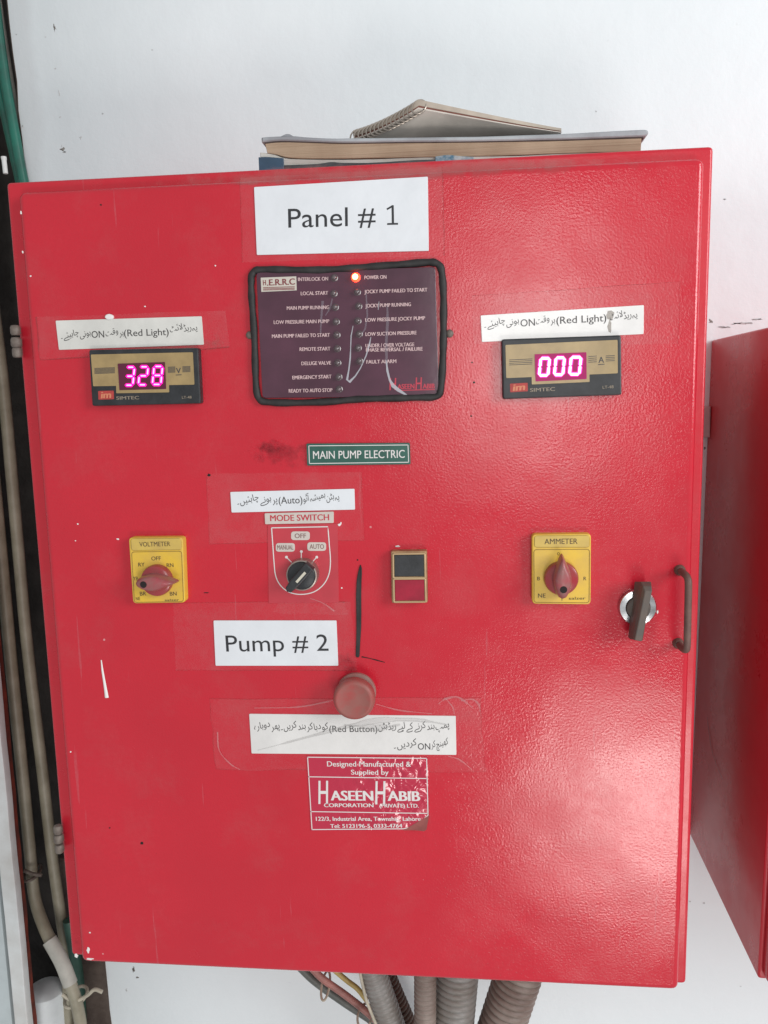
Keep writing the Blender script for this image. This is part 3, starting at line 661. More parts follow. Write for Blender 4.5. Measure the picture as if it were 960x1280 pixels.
tape([(352, 747), (430, 752), (436, 768), (340, 766)], 'scrap of clear tape under the mode switch', edges=(0,), w=1.6, jit=2, yf=D - 0.0002)

def crease(pts_, ws, m='smear_f', dz=.0012):
    mb = MB(); P = [pt(u, v, D - dz) for u, v in pts_]; P = smooth_path(P, 4); W = [ws[min(len(ws) - 1, i * len(ws) // len(P))] * PXM / 2 for i in range(len(P))]
    mb.tube(P, [max(.0002, w) for w in W], seg=8, flat=.25); mb.build('tape_crease', M[m], cab, True)
M['crease'] = mat('tape_crease', (0.72, 0.45, 0.46), 0.15, alpha=.15)
for a_ in (([(548, 880), (556, 874), (570, 871), (580, 876), (592, 886)], [1, 3, 2, 3, 1]), ([(576, 876), (590, 874), (598, 880), (600, 890)], [1, 2, 3, 1]), ([(556, 872), (566, 884), (568, 893)], [1, 2, 1]), ([(272, 915), (274, 938), (288, 955), (300, 962)], [2, 1, 2, 1]),
           ([(318, 885), (370, 884), (405, 878), (420, 874)], [1, 2, 2, 1]), ([(470, 880), (500, 888), (540, 892)], [1, 2, 1]), ([(560, 945), (575, 950), (590, 962)], [1, 2, 1]), ([(388, 748), (404, 754), (418, 764)], [1, 1, 2])):
    crease(*a_, m='crease')
M['crease_g'] = mat('grey_tape_crease', (0.50, 0.48, 0.47), 0.4, alpha=.16)
crease([(322, 938), (360, 928), (420, 912), (470, 901), (520, 900), (560, 906)], [1, 3, 5, 8, 5, 2], 'crease_g', .0011)
crease([(430, 906), (470, 910), (500, 906)], [2, 9, 3], 'crease_g', .00115)

# meters ---------------------------------------------------------------
SEG = {'a': ((.12, 1), (.88, 1)), 'b': ((1, .93), (1, .55)), 'c': ((1, .45), (1, .07)), 'd': ((.12, 0), (.88, 0)), 'e': ((0, .45), (0, .07)), 'f': ((0, .93), (0, .55)), 'g': ((.12, .5), (.88, .5))}
DIG = {'0': 'abcdef', '2': 'abged', '3': 'abgcd', '8': 'abcdefg'}
def digit(ch, u0, v0, u1, v1, Y, parent, wc, wh, core, slant=2.2):
    def loc(p): x, y = p; return (u0 + (u1 - u0) * x + slant * (y - .5), v1 + (v0 - v1) * y)
    halo = MB(); cr = MB()
    for s in DIG[ch]:
        a_, b_ = loc(SEG[s][0]), loc(SEG[s][1])
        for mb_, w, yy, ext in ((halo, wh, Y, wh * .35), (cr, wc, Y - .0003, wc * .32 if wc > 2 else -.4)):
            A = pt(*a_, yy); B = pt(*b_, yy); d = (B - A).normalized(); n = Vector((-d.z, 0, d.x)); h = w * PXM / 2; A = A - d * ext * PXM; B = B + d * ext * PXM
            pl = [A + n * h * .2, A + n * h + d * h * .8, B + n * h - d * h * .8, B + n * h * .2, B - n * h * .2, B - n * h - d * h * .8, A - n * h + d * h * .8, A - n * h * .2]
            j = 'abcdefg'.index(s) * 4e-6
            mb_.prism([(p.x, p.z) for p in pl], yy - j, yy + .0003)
    o = halo.build('digit', M['led_halo'], parent); return cr.build('digit_core', core, parent)  # the first mesh is the painted glow, the second the bright segments
def meter(bez, face, win, border, digits, dig_boxes, wc, wh, core, stripes, unit, logo, brand, model, label, winm='window'):
    yf = D - 0.0075
    b = MB(); plate(b, bez, yf, D, r=0.002, bevel=0.0012)
    b = b.build('panel_meter', M['black'], cab, label=label)
    mb = MB(); plate(mb, face, yf - 0.0003, yf + .0002, r=0.0008, seg=2); mb.build('meter_face', M['gold'], b)
    mb = MB(); plate(mb, border, yf - 0.0005, yf, r=0.0004, seg=1); mb.build('window_frame', M['gold'], b)
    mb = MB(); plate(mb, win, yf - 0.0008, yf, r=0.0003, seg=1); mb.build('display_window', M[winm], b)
    for ch, bx in zip(digits, dig_boxes): digit(ch, *bx, yf - 0.0012, b, wc, wh, core)
    for (u0, v0, u1, v1, n, sp) in stripes:
        mb = MB()
        for k in range(n): line_px(mb, (u0, v0 + k * sp), (u1, v1 + k * sp), 0.7, yf - 0.00045, yf - .0003)
        mb.build('printed_lines', M['ink_g'], b)
    mb = MB(); text(mb, unit[0], *unit[1:4], yf - 0.00045, bold=.012)
    line_px(mb, (unit[1][0] - .5, unit[1][1] + 2.2), (unit[2][0] + .5, unit[2][1] + 2.0), 0.9, yf - .00045, yf - .0003)
    mb.build('unit_symbol', M['ink_g'], b)
    mb = MB(); plate(mb, logo, yf - 0.0003, yf + .0001, r=.0006, seg=2); lg = mb.build('logo_patch', mat('logo_red', (0.42, 0.045, 0.04), .5, var=.15, vscale=200), b)
    mb = MB(); l0, l1 = logo[3], logo[2]; text(mb, 'im', (l0[0] + 3, l0[1] - 1.6), (l1[0] - 3, l1[1] - 1.6), 8.5, yf - .00045, bold=.03, shear=.15)
    mb.build('logo_letters', mat('logo_orange', (0.62, 0.22, 0.12), .5), b)
    ti = mat('tan_ink', (0.30, 0.24, 0.18), .5)
    mb = MB(); text(mb, 'SIMTEC', *brand, yf - .0003, bold=.012); mb.build('brand_lettering', ti, b)
    mb = MB(); text(mb, 'LT-48', *model, yf - .0003, bold=.005); mb.build('model_lettering', ti, b)
    return b
meter([(110.8, 437.3), (247.7, 434.8), (251, 504.4), (115, 507.6)], [(113.5, 443.2), (241, 440.3), (243, 480.8), (116.4, 482.8)],
      [(147.2, 454.6), (206, 452.6), (207.7, 486.2), (149.3, 487.7)], [(145, 478), (211, 476), (211.4, 490.4), (145.3, 491.6)],
      '328', [(157.5, 459, 167, 481.5), (174, 458.5, 184, 481), (191.5, 458, 202, 480.5)], 1.5, 4.6, M['led_core'],
      [(118, 460.5, 143.5, 459.5, 6, 1.3), (210, 459, 219, 458.6, 6, 1.3), (228, 458.4, 238, 458, 6, 1.3)],
      ('V', (220.2, 466.6), (226.4, 466.4), 6.6), [(122.6, 488.8), (142, 488.2), (142.4, 499), (123, 499.6)],
      ((145.5, 499.6), (174, 499), 4.0), ((227.5, 498.4), (239.5, 498), 3.2), 'black and tan digital voltmeter glowing 328 at the upper left')
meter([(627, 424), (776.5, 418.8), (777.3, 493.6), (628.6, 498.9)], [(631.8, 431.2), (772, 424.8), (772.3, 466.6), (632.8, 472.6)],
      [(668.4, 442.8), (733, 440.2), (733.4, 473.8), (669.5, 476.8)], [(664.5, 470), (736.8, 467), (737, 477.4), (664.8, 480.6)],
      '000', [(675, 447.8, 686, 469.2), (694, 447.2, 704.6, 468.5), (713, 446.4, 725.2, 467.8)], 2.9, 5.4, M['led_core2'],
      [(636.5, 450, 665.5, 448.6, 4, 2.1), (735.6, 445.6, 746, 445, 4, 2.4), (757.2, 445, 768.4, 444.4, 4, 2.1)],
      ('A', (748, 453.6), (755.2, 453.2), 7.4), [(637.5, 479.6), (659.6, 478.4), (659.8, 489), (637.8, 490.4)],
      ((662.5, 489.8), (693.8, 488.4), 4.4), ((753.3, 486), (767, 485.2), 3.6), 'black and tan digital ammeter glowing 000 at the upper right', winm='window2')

# annunciator -----------------------------------------------------------
def c3(x, y): return (300 + x / 3.556, 310 + y / 3.556)
mb = MB(); plate(mb, [c3(72, 108), c3(868, 84), c3(884, 660), c3(100, 666)], D - 0.003, D, bevel=0.0004, r=.003)
ann = mb.build('annunciator_panel', M['maroon'], cab, label='dark maroon alarm panel with rows of lamps and a black rubber surround')
mb = MB(); YA = D - 0.00315
for t_, x0, x1, y0, y1 in (('INTERLOCK ON', 258, 392, 147, 144), ('LOCAL START', 270, 392, 210, 207), ('MAIN PUMP RUNNING', 208, 397, 275, 271), ('LOW PRESSURE MAIN PUMP', 150, 397, 338, 333), ('MAIN PUMP FAILED TO START', 142, 400, 400, 394), ('REMOTE START', 265, 402, 458, 455), ('DELUGE VALVE', 273, 405, 521, 518), ('EMERGENCY START', 233, 407, 584, 579), ('READY TO AUTO STOP', 217, 411, 643, 639),
                           ('POWER ON', 553, 651, 139, 136), ('JOCKY PUMP FAILED TO START', 553, 833, 202, 193), ('JOCKY PUMP RUNNING', 557, 760, 265, 258), ('LOW PRESSURE JOCKY PUMP', 557, 823, 328, 319), ('LOW SUCTION PRESSURE', 558, 785, 391, 384), ('UNDER / OVER VOLTAGE', 558, 775, 442, 436), ('PHASE REVERSAL / FAILURE', 560, 812, 461, 456), ('FAULT ALARM', 562, 695, 514, 511)):
    text(mb, t_, c3(x0, y0), c3(x1, y1), 4.4, YA, bold=.020)
mb.build('lettering', M['pink_ink'], ann)
mb = MB(); plate(mb, [c3(92, 132), c3(250, 126), c3(252, 188), c3(95, 195)], YA, D - 0.0028); lp = mb.build('logo_plate', mat('cream_print', (0.58, 0.53, 0.46), .4), ann)
mb = MB(); text(mb, 'H', c3(103, 166), c3(116, 165), 6.5, YA - .0002, bold=.02); text(mb, '.E.R.R.C', c3(120, 167), c3(245, 162), 7.5, YA - .0002, bold=.02)
for v in (176, 182, 187): line_px(mb, c3(103, v), c3(243, v - 4), .7, YA - .0002, YA)
mb.build('logo_letters', mat('dark_red_print', (0.20, 0.02, 0.03), .5), ann)
mb = MB(); text(mb, 'H', c3(664, 632), c3(696, 631), 15, YA, bold=.012, shear=.1); text(mb, 'ASEEN', c3(700, 627), c3(776, 625), 6, YA, bold=.03); text(mb, 'H', c3(780, 629), c3(810, 628), 15, YA, bold=.012, shear=.1); text(mb, 'ABIB', c3(812, 625), c3(866, 624), 6, YA, bold=.03)
line_px(mb, c3(700, 633), c3(866, 629), 1, YA, YA + .0001)
mb.build('maker_logo', mat('logo_crimson', (0.50, 0.03, 0.06), .4), ann)
ys = D - 0.0034
def mark(pts_, ws, y_, m='smear', name='scratch_mark'):
    mb = MB(); streak(mb, pts_, ws, y_); mb.build(name, M[m], ann)
mark([c3(503, 345), c3(494, 390), c3(492, 440), c3(490, 490), c3(484, 540), c3(476, 585), c3(488, 598)], [.6, 1.4, 1.0, 1.8, 1.6, 2.6, 1.0], ys)
mark([c3(486, 596), c3(512, 570), c3(535, 535), c3(560, 480), c3(575, 430), c3(582, 395)], [3.0, 1.6, 1.2, 1.4, 1.8, .6], ys - .00002)
mark([c3(650, 500), c3(655, 545), c3(665, 585), c3(680, 612), c3(705, 632), c3(742, 655)], [1.2, 2.6, 2.4, 4.4, 4.0, 1.6], ys)
mark([c3(618, 238), c3(614, 275)], [.7, .7], ys)
mark([c3(655, 250), c3(656, 330), c3(650, 420), c3(652, 520)], [1.5, 3.4, 3.0, 3], ys - .00004, 'smear_f', 'faint_smear')
mark([c3(368, 235), c3(362, 300), c3(358, 380)], [3, 2.4, 1.5], ys - .00004, 'smear_f', 'faint_smear'); mark([c3(410, 225), c3(402, 265), c3(380, 300)], [1.5, 2, 1], ys - .00004, 'smear_f', 'faint_smear')
mark([c3(560, 190), c3(566, 300), c3(556, 360), c3(530, 400)], [1.5, 2, 2, 1], ys - .00004, 'smear_f', 'faint_smear'); 
G = [(50, 128), (62, 105), (92, 96), (200, 97), (350, 98), (470, 92), (560, 85), (700, 74), (820, 64), (862, 64), (890, 82), (900, 130), (905, 220), (905, 330), (904, 430), (900, 540), (892, 630), (872, 660), (800, 664), (660, 668), (520, 672), (420, 682), (250, 688), (130, 686), (90, 676), (74, 640), (68, 540), (64, 400), (56, 280), (50, 190)]
mb = MB(); S = smooth_path([pt(*c3(x, y), D - .0022) for x, y in G] + [pt(*c3(*G[0]), D - .0022)], 3)[:-1]
mb.tube(S, [0.0030 + 0.0003 * math.sin(i * 1.7) for i in range(len(S))], seg=10, closed=True, flat=.9); mb.build('rubber_surround', M['rubber'], ann, True)
for x, y in ((420, 133), (418, 203), (424, 264), (428, 328), (431, 387), (433, 448), (435, 511), (440, 574), (442, 628), (515, 131), (522, 196), (528, 259), (524, 325), (530, 383), (526, 445), (533, 503)):
    lit = (x, y) == (515, 131); c = pt(*c3(x, y), D - .003); r = .0031 if lit else .0024
    mb = MB(); pr = [(r * 1.25, D - .0028), (r * 1.25, D - .0034), (r, D - .0035), (r, D - .0052)] + [(r * math.cos(a_), D - .0052 - r * math.sin(a_)) for a_ in (.3, .6, .9, 1.2, 1.45)]
    mb.lathe(c.x, c.z, pr, seg=16)
    if lit:
        o = mb.build('indicator_lamp', M['led_on'], ann, True, label='lit red power lamp')
        m2 = MB(); m2.lathe(c.x, c.z, [(r * .75, D - .0068), (r * .78, D - .0076), (r * .55, D - .0084), (r * .2, D - .0088)], seg=16); m2.build('lamp_heart', M['led_hot'], ann, True)
    else: mb.build('indicator_lamp', M['led_off'], ann, True)
for u, v in ((312.5, 419), (562, 417)):
    c = pt(u, v, D); mb = MB(); mb.lathe(c.x, c.z, [(.0034, D), (.0034, D - .0008), (.0026, D - .0018), (.001, D - .0022)], seg=16); mb.build('screw', M['hinge'], cab, True)

# yellow rotary switches ---------------------------------------------------
def bird_knob(cx, cz, ang, yb, r, parent):
    """round base with a beak shaped grip pointing along ang"""
    mb = MB(); mb.lathe(cx, cz, [(r * 1.02, yb), (r * 1.02, yb - .004), (r * .96, yb - .0062), (r * .8, yb - .0072)], seg=36)
    k = mb.build('knob', M['knob'], parent, True)
    out = [(1.52, 0.0), (1.40, .10), (1.05, .24), (.62, .42), (.2, .54), (-.3, .52), (-.75, .38), (-1.05, .18), (-1.12, 0)]
    full = out + [(x, -y) for x, y in out[-2:0:-1]]
    ca, sa = math.cos(ang), math.sin(ang)
    def ringp(s, off=0): return [(cx + (x * s + off) * r * ca - y * s * r * sa, cz + (x * s + off) * r * sa + y * s * r * ca) for x, y in full]
    mb = MB(); n = len(full); st = []
    for s, y, off in ((1.04, yb - .0065, 0), (1.0, yb - .010, 0), (.92, yb - .0155, .01), (.78, yb - .0180, .02), (.55, yb - .0192, .03)):
        st.append(len(mb.v)); mb.v += [(p[0], y, p[1]) for p in ringp(s, off)]
    for i in range(len(st) - 1): mb.quad_ring(st[i], st[i + 1], n, 0)
    mb.f.append(tuple(st[-1] + i for i in range(n))); mb.m.append(0)
    mb.f.append(tuple(st[0] + i for i in range(n))[::-1]); mb.m.append(0)
    mb.build('grip', M['knob_dust'], parent, True, ang=60)
    mb = MB(); hx = cx - .42 * r * ca; hz = cz - .42 * r * sa; mb.lathe(hx, hz, [(.0030, yb - .0185), (.0030, yb - .0194), (.0022, yb - .0195)], seg=16); mb.build('knob_screw', M['hole'], parent)
def yellow_switch(front, title_q, lower_q, title, prints, kc, kr, ang, label):
    yf = D - 0.0085
    mb = MB(); plate(mb, front, yf, D, r=.0035, bevel=.0012); b = mb.build('rotary_switch', M['yellow'], cab, True, label=label)
    mb = MB(); plate(mb, title_q, yf - .0006, yf + .0002, r=.002, bevel=.0003); mb.build('title_plate', M['yellow_d'], b)
    mb = MB()
    def loop(q, w=.8):
        pl = rounded(poly_px(q, yf - .0002), .0025, 4); P = [Vector((x, yf - .0001, z)) for x, z in pl]; mb.tube(P, w * PXM * .5, seg=6, closed=True)
    loop(lower_q); loop(title_q); mb.build('groove', mat('groove_brown', (0.28, 0.17, 0.04), .7), b)
    mb = MB(); text(mb, title[0], *title[1:], yf - .00075, bold=.004)
    for p in prints: text(mb, *p, yf - .00015, bold=.008)
    mb.build('lettering', mat('brown_ink', (0.09, 0.055, 0.025), .6), b)
    c = pt(*kc, yf); bird_knob(c.x, c.z, ang, yf, kr, b)
yellow_switch([(160.5, 672), (228.5, 671.5), (231.5, 753.5), (166, 754.5)], [(163.5, 673.6), (226, 673), (227, 687), (164.4, 688)], [(164.5, 690), (227, 689), (229.5, 752), (168, 753)],
    ('VOLTMETER', (174.4, 683.2), (213, 682.6), 5.6),
    [('OFF', (189.4, 700.6), (201.3, 700.2), 4.8), ('RN', (208.5, 709), (217, 708.7), 4.8), ('RY', (173, 708.2), (181, 708), 4.8), ('YB', (166.9, 725.6), (172.9, 725.4), 4.6), ('BR', (175, 744.6), (183, 744.4), 4.8), ('BN', (212.5, 744.6), (221, 744.4), 4.8), ('NE', (170, 750.4), (175.3, 750.2), 4), ('salzer', (206, 751.4), (224, 751), 2.6)],
    (197.5, 724.5), .0140, 0.02, 'yellow voltmeter selector switch with red knob turned right')
yellow_switch([(665, 668), (739, 667.2), (738.5, 755.8), (665.3, 755)], [(668.2, 670), (736.5, 669.6), (736.5, 684), (668.2, 684)], [(667.5, 687), (737, 686.6), (736.5, 753.5), (667.6, 753)],
    ('AMMETER', (680.6, 680.2), (722, 679.8), 6.6),
    [('B', (671.4, 725.4), (675, 725.4), 4.4), ('R', (729.4, 725.4), (733, 725.4), 4.4), ('Y', (700.6, 751), (704.4, 751), 4.4), ('O', (696.5, 694), (699.5, 694), 3.6), ('NE', (672.5, 747), (682, 747), 5), ('salzer', (711, 749.6), (732, 749.4), 3.4)],
    (701, 722), .0142, math.pi / 2 + .02, 'yellow ammeter selector switch with red knob turned up')

# mode switch ---------------------------------------------------------------
mb = MB(); plate(mb, [(334.6, 656), (422, 655), (423.6, 753), (336, 754)], D - .0007, D + .0002, r=.001); ms = mb.build('mode_switch', M['switch_plate'], cab, label='three position mode switch with black and chrome knob pointing lower left')
mb = MB(); ym = D - .00085
U = [(339.4, 659.8), (409.8, 658.4), (411.5, 680), (413, 701.5), (411, 718), (404, 731), (392, 740), (376, 743), (361, 740), (350, 731), (344.4, 719), (342.5, 703), (341, 682), (339.4, 659.8)]
S = smooth_path([pt(*q, ym) for q in U[1:]], 4); mb.tube([pt(*U[0], ym)] + S, .00048, seg=6, flat=.4)
for a_, b_ in (((364.6, 703), (358.5, 697)), ((376.6, 699), (376.6, 690)), ((390.5, 702.4), (395.4, 697))): line_px(mb, a_, b_, 1.1, ym, D - .0006)
for u, v in ((358, 696.5), (376.6, 689.5), (395.8, 696.5)): blob(mb, u, v, 2.0, 2.0, ym - .00005, D - .0006, n=6, jit=0)
mb.build('printed_outline', M['white_ink'], ms)
for q in ((363.7, 664.3, 387.2, 675.2), (344.6, 678.9, 368.5, 689.7), (384, 677.9, 407.6, 688.7)):
    mb = MB(); plate(mb, [(q[0], q[1]), (q[2], q[1]), (q[2], q[3]), (q[0], q[3])], D - .0011, D, r=.0028, seg=5, bevel=.0002)
    mb.build('position_label', M['beige_strip'], ms)
mb = MB()
for t_, u0, u1, v in (('OFF', 368.5, 382.6, 672.6), ('MANUAL', 346.6, 366.8, 687), ('AUTO', 387.2, 405, 686)): text(mb, t_, (u0, v), (u1, v), 5.6, D - .00125, bold=.006)
mb.build('lettering', mat('brown_print', (0.20, 0.09, 0.08), .5), ms)
c = pt(380, 716, D); R_ = .0140
mb = MB(); mb.lathe(c.x, c.z, [(R_, D), (R_, D - .010), (R_ * .97, D - .0112), (R_ * .90, D - .0116), (R_ * .88, D - .010), (R_ * .5, D - .010)], seg=40); mb.build('chrome_ring', M['chrome_d'], ms, True)
mb = MB(); mb.lathe(c.x, c.z, [(R_ * .87, D - .009), (R_ * .87, D - .0125), (R_ * .8, D - .0132), (R_ * .3, D - .0132)], seg=40); mb.build('knob', M['black'], ms, True)
mb = MB(); yl = D - .021
A = pt(386, 709, yl); B = pt(360, 738, yl); d = (B - A).normalized(); n = Vector((-d.z, 0, d.x))
pl = [A + n * .0044 - d * .001, A - n * .0044 - d * .001, A - n * .0044 + d * .02, B - n * .0032, B + d * .002, B + n * .0032, A + n * .0044 + d * .02]
mb.prism([(q.x, q.z) for q in pl], yl, D - .013, bevel=.0012); mb.build('lever', M['black'], ms, True)
mb = MB(); A2 = pt(381.6, 715.6, yl - .0003); B2 = pt(370.5, 728, yl - .0003); d = (B2 - A2).normalized(); n = Vector((-d.z, 0, d.x)) * .0011
mb.prism([(q.x, q.z) for q in (A2 + n, A2 - n, B2 - n, B2 + n)], yl - .0004, yl + .0002); mb.build('pointer_line', mat('ivory_line', (0.6, 0.55, 0.45), .5), ms)

# twin push button ----------------------------------------------------------
yf = D - .008
mb = MB(); plate(mb, [(488.5, 689), (533.5, 688.6), (534.6, 753.6), (489.6, 754)], yf, D, r=.0015, bevel=.001); tb = mb.build('twin_push_button', M['brass'], cab, True, label='brown framed push button pair, black above red')
mb = MB(); plate(mb, [(492.8, 693.9), (529.6, 693.6), (530, 720.4), (493, 720.8)], yf - .0008, yf, bevel=.0004); mb.build('black_button', M['black'], tb)
mb = MB(); plate(mb, [(493.4, 725), (530.2, 724.8), (530.8, 750.6), (493.9, 751)], yf - .0008, yf, bevel=.0004); mb.build('red_button', mat('dark_red_lens', (0.33, 0.006, 0.03), .3, var=.15, vscale=60), tb)
pbr = mat('pale_brass', (0.52, 0.36, 0.20), .4, metal=.3)
for q in ([(491.4, 692.4), (531, 692), (531.6, 722), (491.8, 722.4)], [(492, 723.6), (531.6, 723.3), (532.2, 752.2), (492.4, 752.6)]):
    mb = MB(); P = [pt(*w, yf - .0004) for w in q]; mb.tube([P[0].lerp(P[1], .02), P[0].lerp(P[1], .98), P[1].lerp(P[2], .03), P[1].lerp(P[2], .97), P[2].lerp(P[3], .02), P[2].lerp(P[3], .98), P[3].lerp(P[0], .03), P[3].lerp(P[0], .97)], .0009, seg=8, closed=True); mb.build('window_rim', pbr, tb, True)

# black strip
mb = MB(); W_ = [(450.4, 706.5, 1.2), (450.4, 711, 3.6), (449.6, 718, 5.4), (448.6, 728, 6.4), (448.2, 745, 6.6), (448.4, 765, 6.6), (448.4, 785, 6.2), (447.8, 800, 5.4), (447.2, 812, 5.2), (447, 820, 5), (447, 822, 2.6)]
L_ = []; R2 = []
for u, v, w in W_:
    p = pt(u, v, D - .0012); L_.append((p.x - w * PXM / 2, p.z)); R2.append((p.x + w * PXM / 2, p.z))
mb.prism(L_ + R2[::-1], D - .0013, D, bevel=.0006); mb.build('rubber_strip', M['rubber'], cab, True, label='thin black vertical rubber strip below the door centre')

# mushroom button -------------------------------------------------------------
c = pt(446, 864, D)
mb = MB(); mb.lathe(c.x, c.z, [(.0178, D), (.0178, D - .003), (.0150, D - .0042), (.0135, D - .0045), (.0130, D - .0105), (.0165, D - .0125)], seg=40); pb = mb.build('push_button', M['mush_d'], cab, True, label='large dusty red mushroom push button')
mb = MB(); mb.lathe(c.x, c.z, [(.0160, D - .0118), (.0182, D - .0128), (.0187, D - .0150), (.0185, D - .0200), (.0176, D - .0222), (.0160, D - .0232), (.0150, D - .0234), (.0140, D - .0230), (.005, D - .0230)], seg=48); mb.build('button_cap', M['mush'], pb, True)

# lock and handle ---------------------------------------------------------------
c = pt(796, 758, D)
mb = MB(); mb.lathe(c.x, c.z, [(.0160, D), (.0160, D - .0030), (.0150, D - .0046), (.0105, D - .0052), (.0098, D - .0040), (.003, D - .0040)], seg=44); lk = mb.build('lock', M['chrome'], cab, True, label='chrome round door lock with a dark lever')
mb = MB(); mb.lathe(c.x, c.z, [(.0098, D - .003), (.0098, D - .008), (.0085, D - .009)], seg=32); mb.build('lock_core', M['lever'], lk, True)
mb = MB(); yb_ = D - .007; yf_ = D - .026
bk = poly_px([(793, 727), (811, 727), (802, 798), (785, 797)], yb_); md = poly_px([(800, 727), (814, 727), (803.5, 800), (787, 799)], (yb_ + yf_) / 2)
ft = poly_px([(806.3, 739.4), (815.4, 738.8), (802.2, 802), (793.4, 800.4)], yf_); md2 = poly_px([(804, 733), (815, 733), (803.6, 801.5), (791, 800)], yf_ + .002)
st = []
for pl, y in ((bk, yb_), (md, (yb_ + yf_) / 2), (md2, yf_ + .003), (ft, yf_)):
    st.append(len(mb.v)); mb.v += [(p[0], y, p[1]) for p in pl]
for i in range(3): mb.quad_ring(st[i], st[i + 1], 4)
mb.f += [tuple(st[0] + i for i in range(4))[::-1], tuple(st[3] + i for i in range(4))]; mb.m += [0, 0]
lv = mb.build('lock_lever', M['lever'], lk)
bv = lv.modifiers.new('soft_edges', 'BEVEL'); bv.width = .0007; bv.segments = 2
tb_ = pt(849.5, 712.5, D); bb_ = pt(847.5, 804, D); h = .024
P = [tb_ + Vector((0, .0, 0)), tb_ + Vector((0, -h * .55, 0)), tb_ + Vector((0.0006, -h * .86, -.0012)), tb_ + Vector((.001, -h, -.0050)), tb_.lerp(bb_, .25) + Vector((.0012, -h, 0)), tb_.lerp(bb_, .5) + Vector((.0012, -h, 0)), tb_.lerp(bb_, .75) + Vector((.0012, -h, 0)), bb_ + Vector((.001, -h, .0040)), bb_ + Vector((.0006, -h * .86, .0008)), bb_ + Vector((0, -h * .55, 0)), bb_]
mb = MB(); mb.tube(smooth_path(P, 6), .0030, seg=14); hd = mb.build('handle', M['brown'], cab, True, label='brown rounded bar handle on the right side of the door')
for q in (tb_, bb_):
    mb = MB(); mb.lathe(q.x, q.z, [(.0048, D), (.0046, D - .002), (.0036, D - .004)], seg=20); mb.build('handle_foot', M['brown'], hd, True)

# ------------------------------------------------------------------ books on top
ZT = HH
YB = 0.018
def hx(u, v, Y): return pt(u, v, Y).x
def hz(u, v, Y): return pt(u, v, Y).z
def slab(topuv, botuv, yf, yb, m, name, parent, zbot=None, sm=False, bev=.0004):
    """a layer of the stack: its front outline measured in the plane y=yf, extruded back into real depth"""
    T = [pt(u, v, yf) for u, v in topuv]; T = smooth_path(T, 4); P = [(p.x, p.z) for p in T]
    if botuv: B = smooth_path([pt(u, v, yf) for u, v in botuv], 4); P += [(p.x, p.z) for p in B]
    else: P += [(P[-1][0], zbot), (P[0][0], zbot)]
    mb = MB(); mb.prism(P, yf, yb, bevel=bev, seg=1); return mb.build(name, m, parent, sm)
bk1 = thing('booklet', 'thin white booklet with a blue spine end, lowest in the stack on the cabinet', 'booklet', (-0.02, 0.1, ZT))
z0 = ZT + .0003
slab([(325, 190.5), (332, 191), (344, 193.5), (356, 197.5), (375, 199), (430, 199.5), (480, 198.5), (530, 196), (560, 195), (640, 195), (700, 192), (770, 189)], None, YB + .002, .215, M['pages_w'], 'pages', bk1, zbot=z0 + .0002)
slab([(325, 207), (354, 206.4), (395, 204.8), (414, 202.4), (430, 203.4), (470, 203), (530, 199.5), (600, 199), (770, 190)], None, YB + .0005, .217, mat('dark_cover', (0.05, 0.055, 0.06), .5, var=.3, vscale=60), 'cover', bk1, zbot=z0)
slab([(323, 196.5), (332, 196), (344, 196.8), (354, 197.6)], None, YB - .0004, .218, M['blue'], 'spine_patch', bk1, zbot=z0 + .0001)
slab([(544, 195.5), (560, 193.6), (575, 195), (592, 196)], None, YB - .0002, .1, mat('light_blue_print', (0.07, 0.17, 0.25), .5, c2=(.42, .45, .46), vscale=160), 'cover_patch', bk1, zbot=z0 + .0001)
bk2 = thing('book', 'thick old book with browned page edges and a worn pale blue-grey cover, on the booklet', 'book', (0, 0.1, ZT + .0108))
slab([(331, 178.5), (345, 177), (380, 177.5), (430, 179), (500, 178), (600, 177), (700, 175.2), (802, 172.5)], [(801, 189.4), (770, 190), (730, 191), (650, 193.4), (600, 195.2), (530, 196.4), (430, 198), (385, 198), (360, 196.8), (345, 193), (334, 191.2)], YB + .001, .20, M['pages'], 'pages', bk2)
slab([(330, 176.5), (350, 175.2), (380, 176), (430, 177.5), (500, 176.5), (600, 175.6), (700, 173.6), (804, 170.3)], [(805, 172.6), (700, 176), (600, 177.9), (500, 178.8), (430, 179.7), (380, 178.2), (350, 177.8), (331, 179.6)], YB + .0004, .2, mat('dark_endpaper', (0.07, 0.05, 0.045), .7, var=.3, vscale=50), 'endpaper', bk2)
slab([(326.5, 173.5), (329, 171.3), (350, 170.2), (366, 169.8), (385, 171.4), (415, 172.8), (440, 172.5), (480, 172.2), (560, 171), (600, 170.6), (650, 168.9), (700, 167.2), (760, 164), (800, 162), (808, 162.2), (810.5, 164)], [(810.5, 167), (806, 169.6), (790, 170.6), (700, 173.8), (600, 176), (500, 177), (430, 177.8), (380, 176.4), (350, 175.6), (333, 177), (327, 177.5)], YB - .0012, .21, M['bluegrey'], 'cover', bk2, sm=True, bev=.0009)
slab([(351, 170.2), (357, 167.6), (362, 167.6), (367, 170.4)], [(366, 171), (352, 171)], YB, .03, M['bluegrey'], 'torn_flap', bk2)
ztop = hz(560, 170.8, YB); zb = ZT + .0108

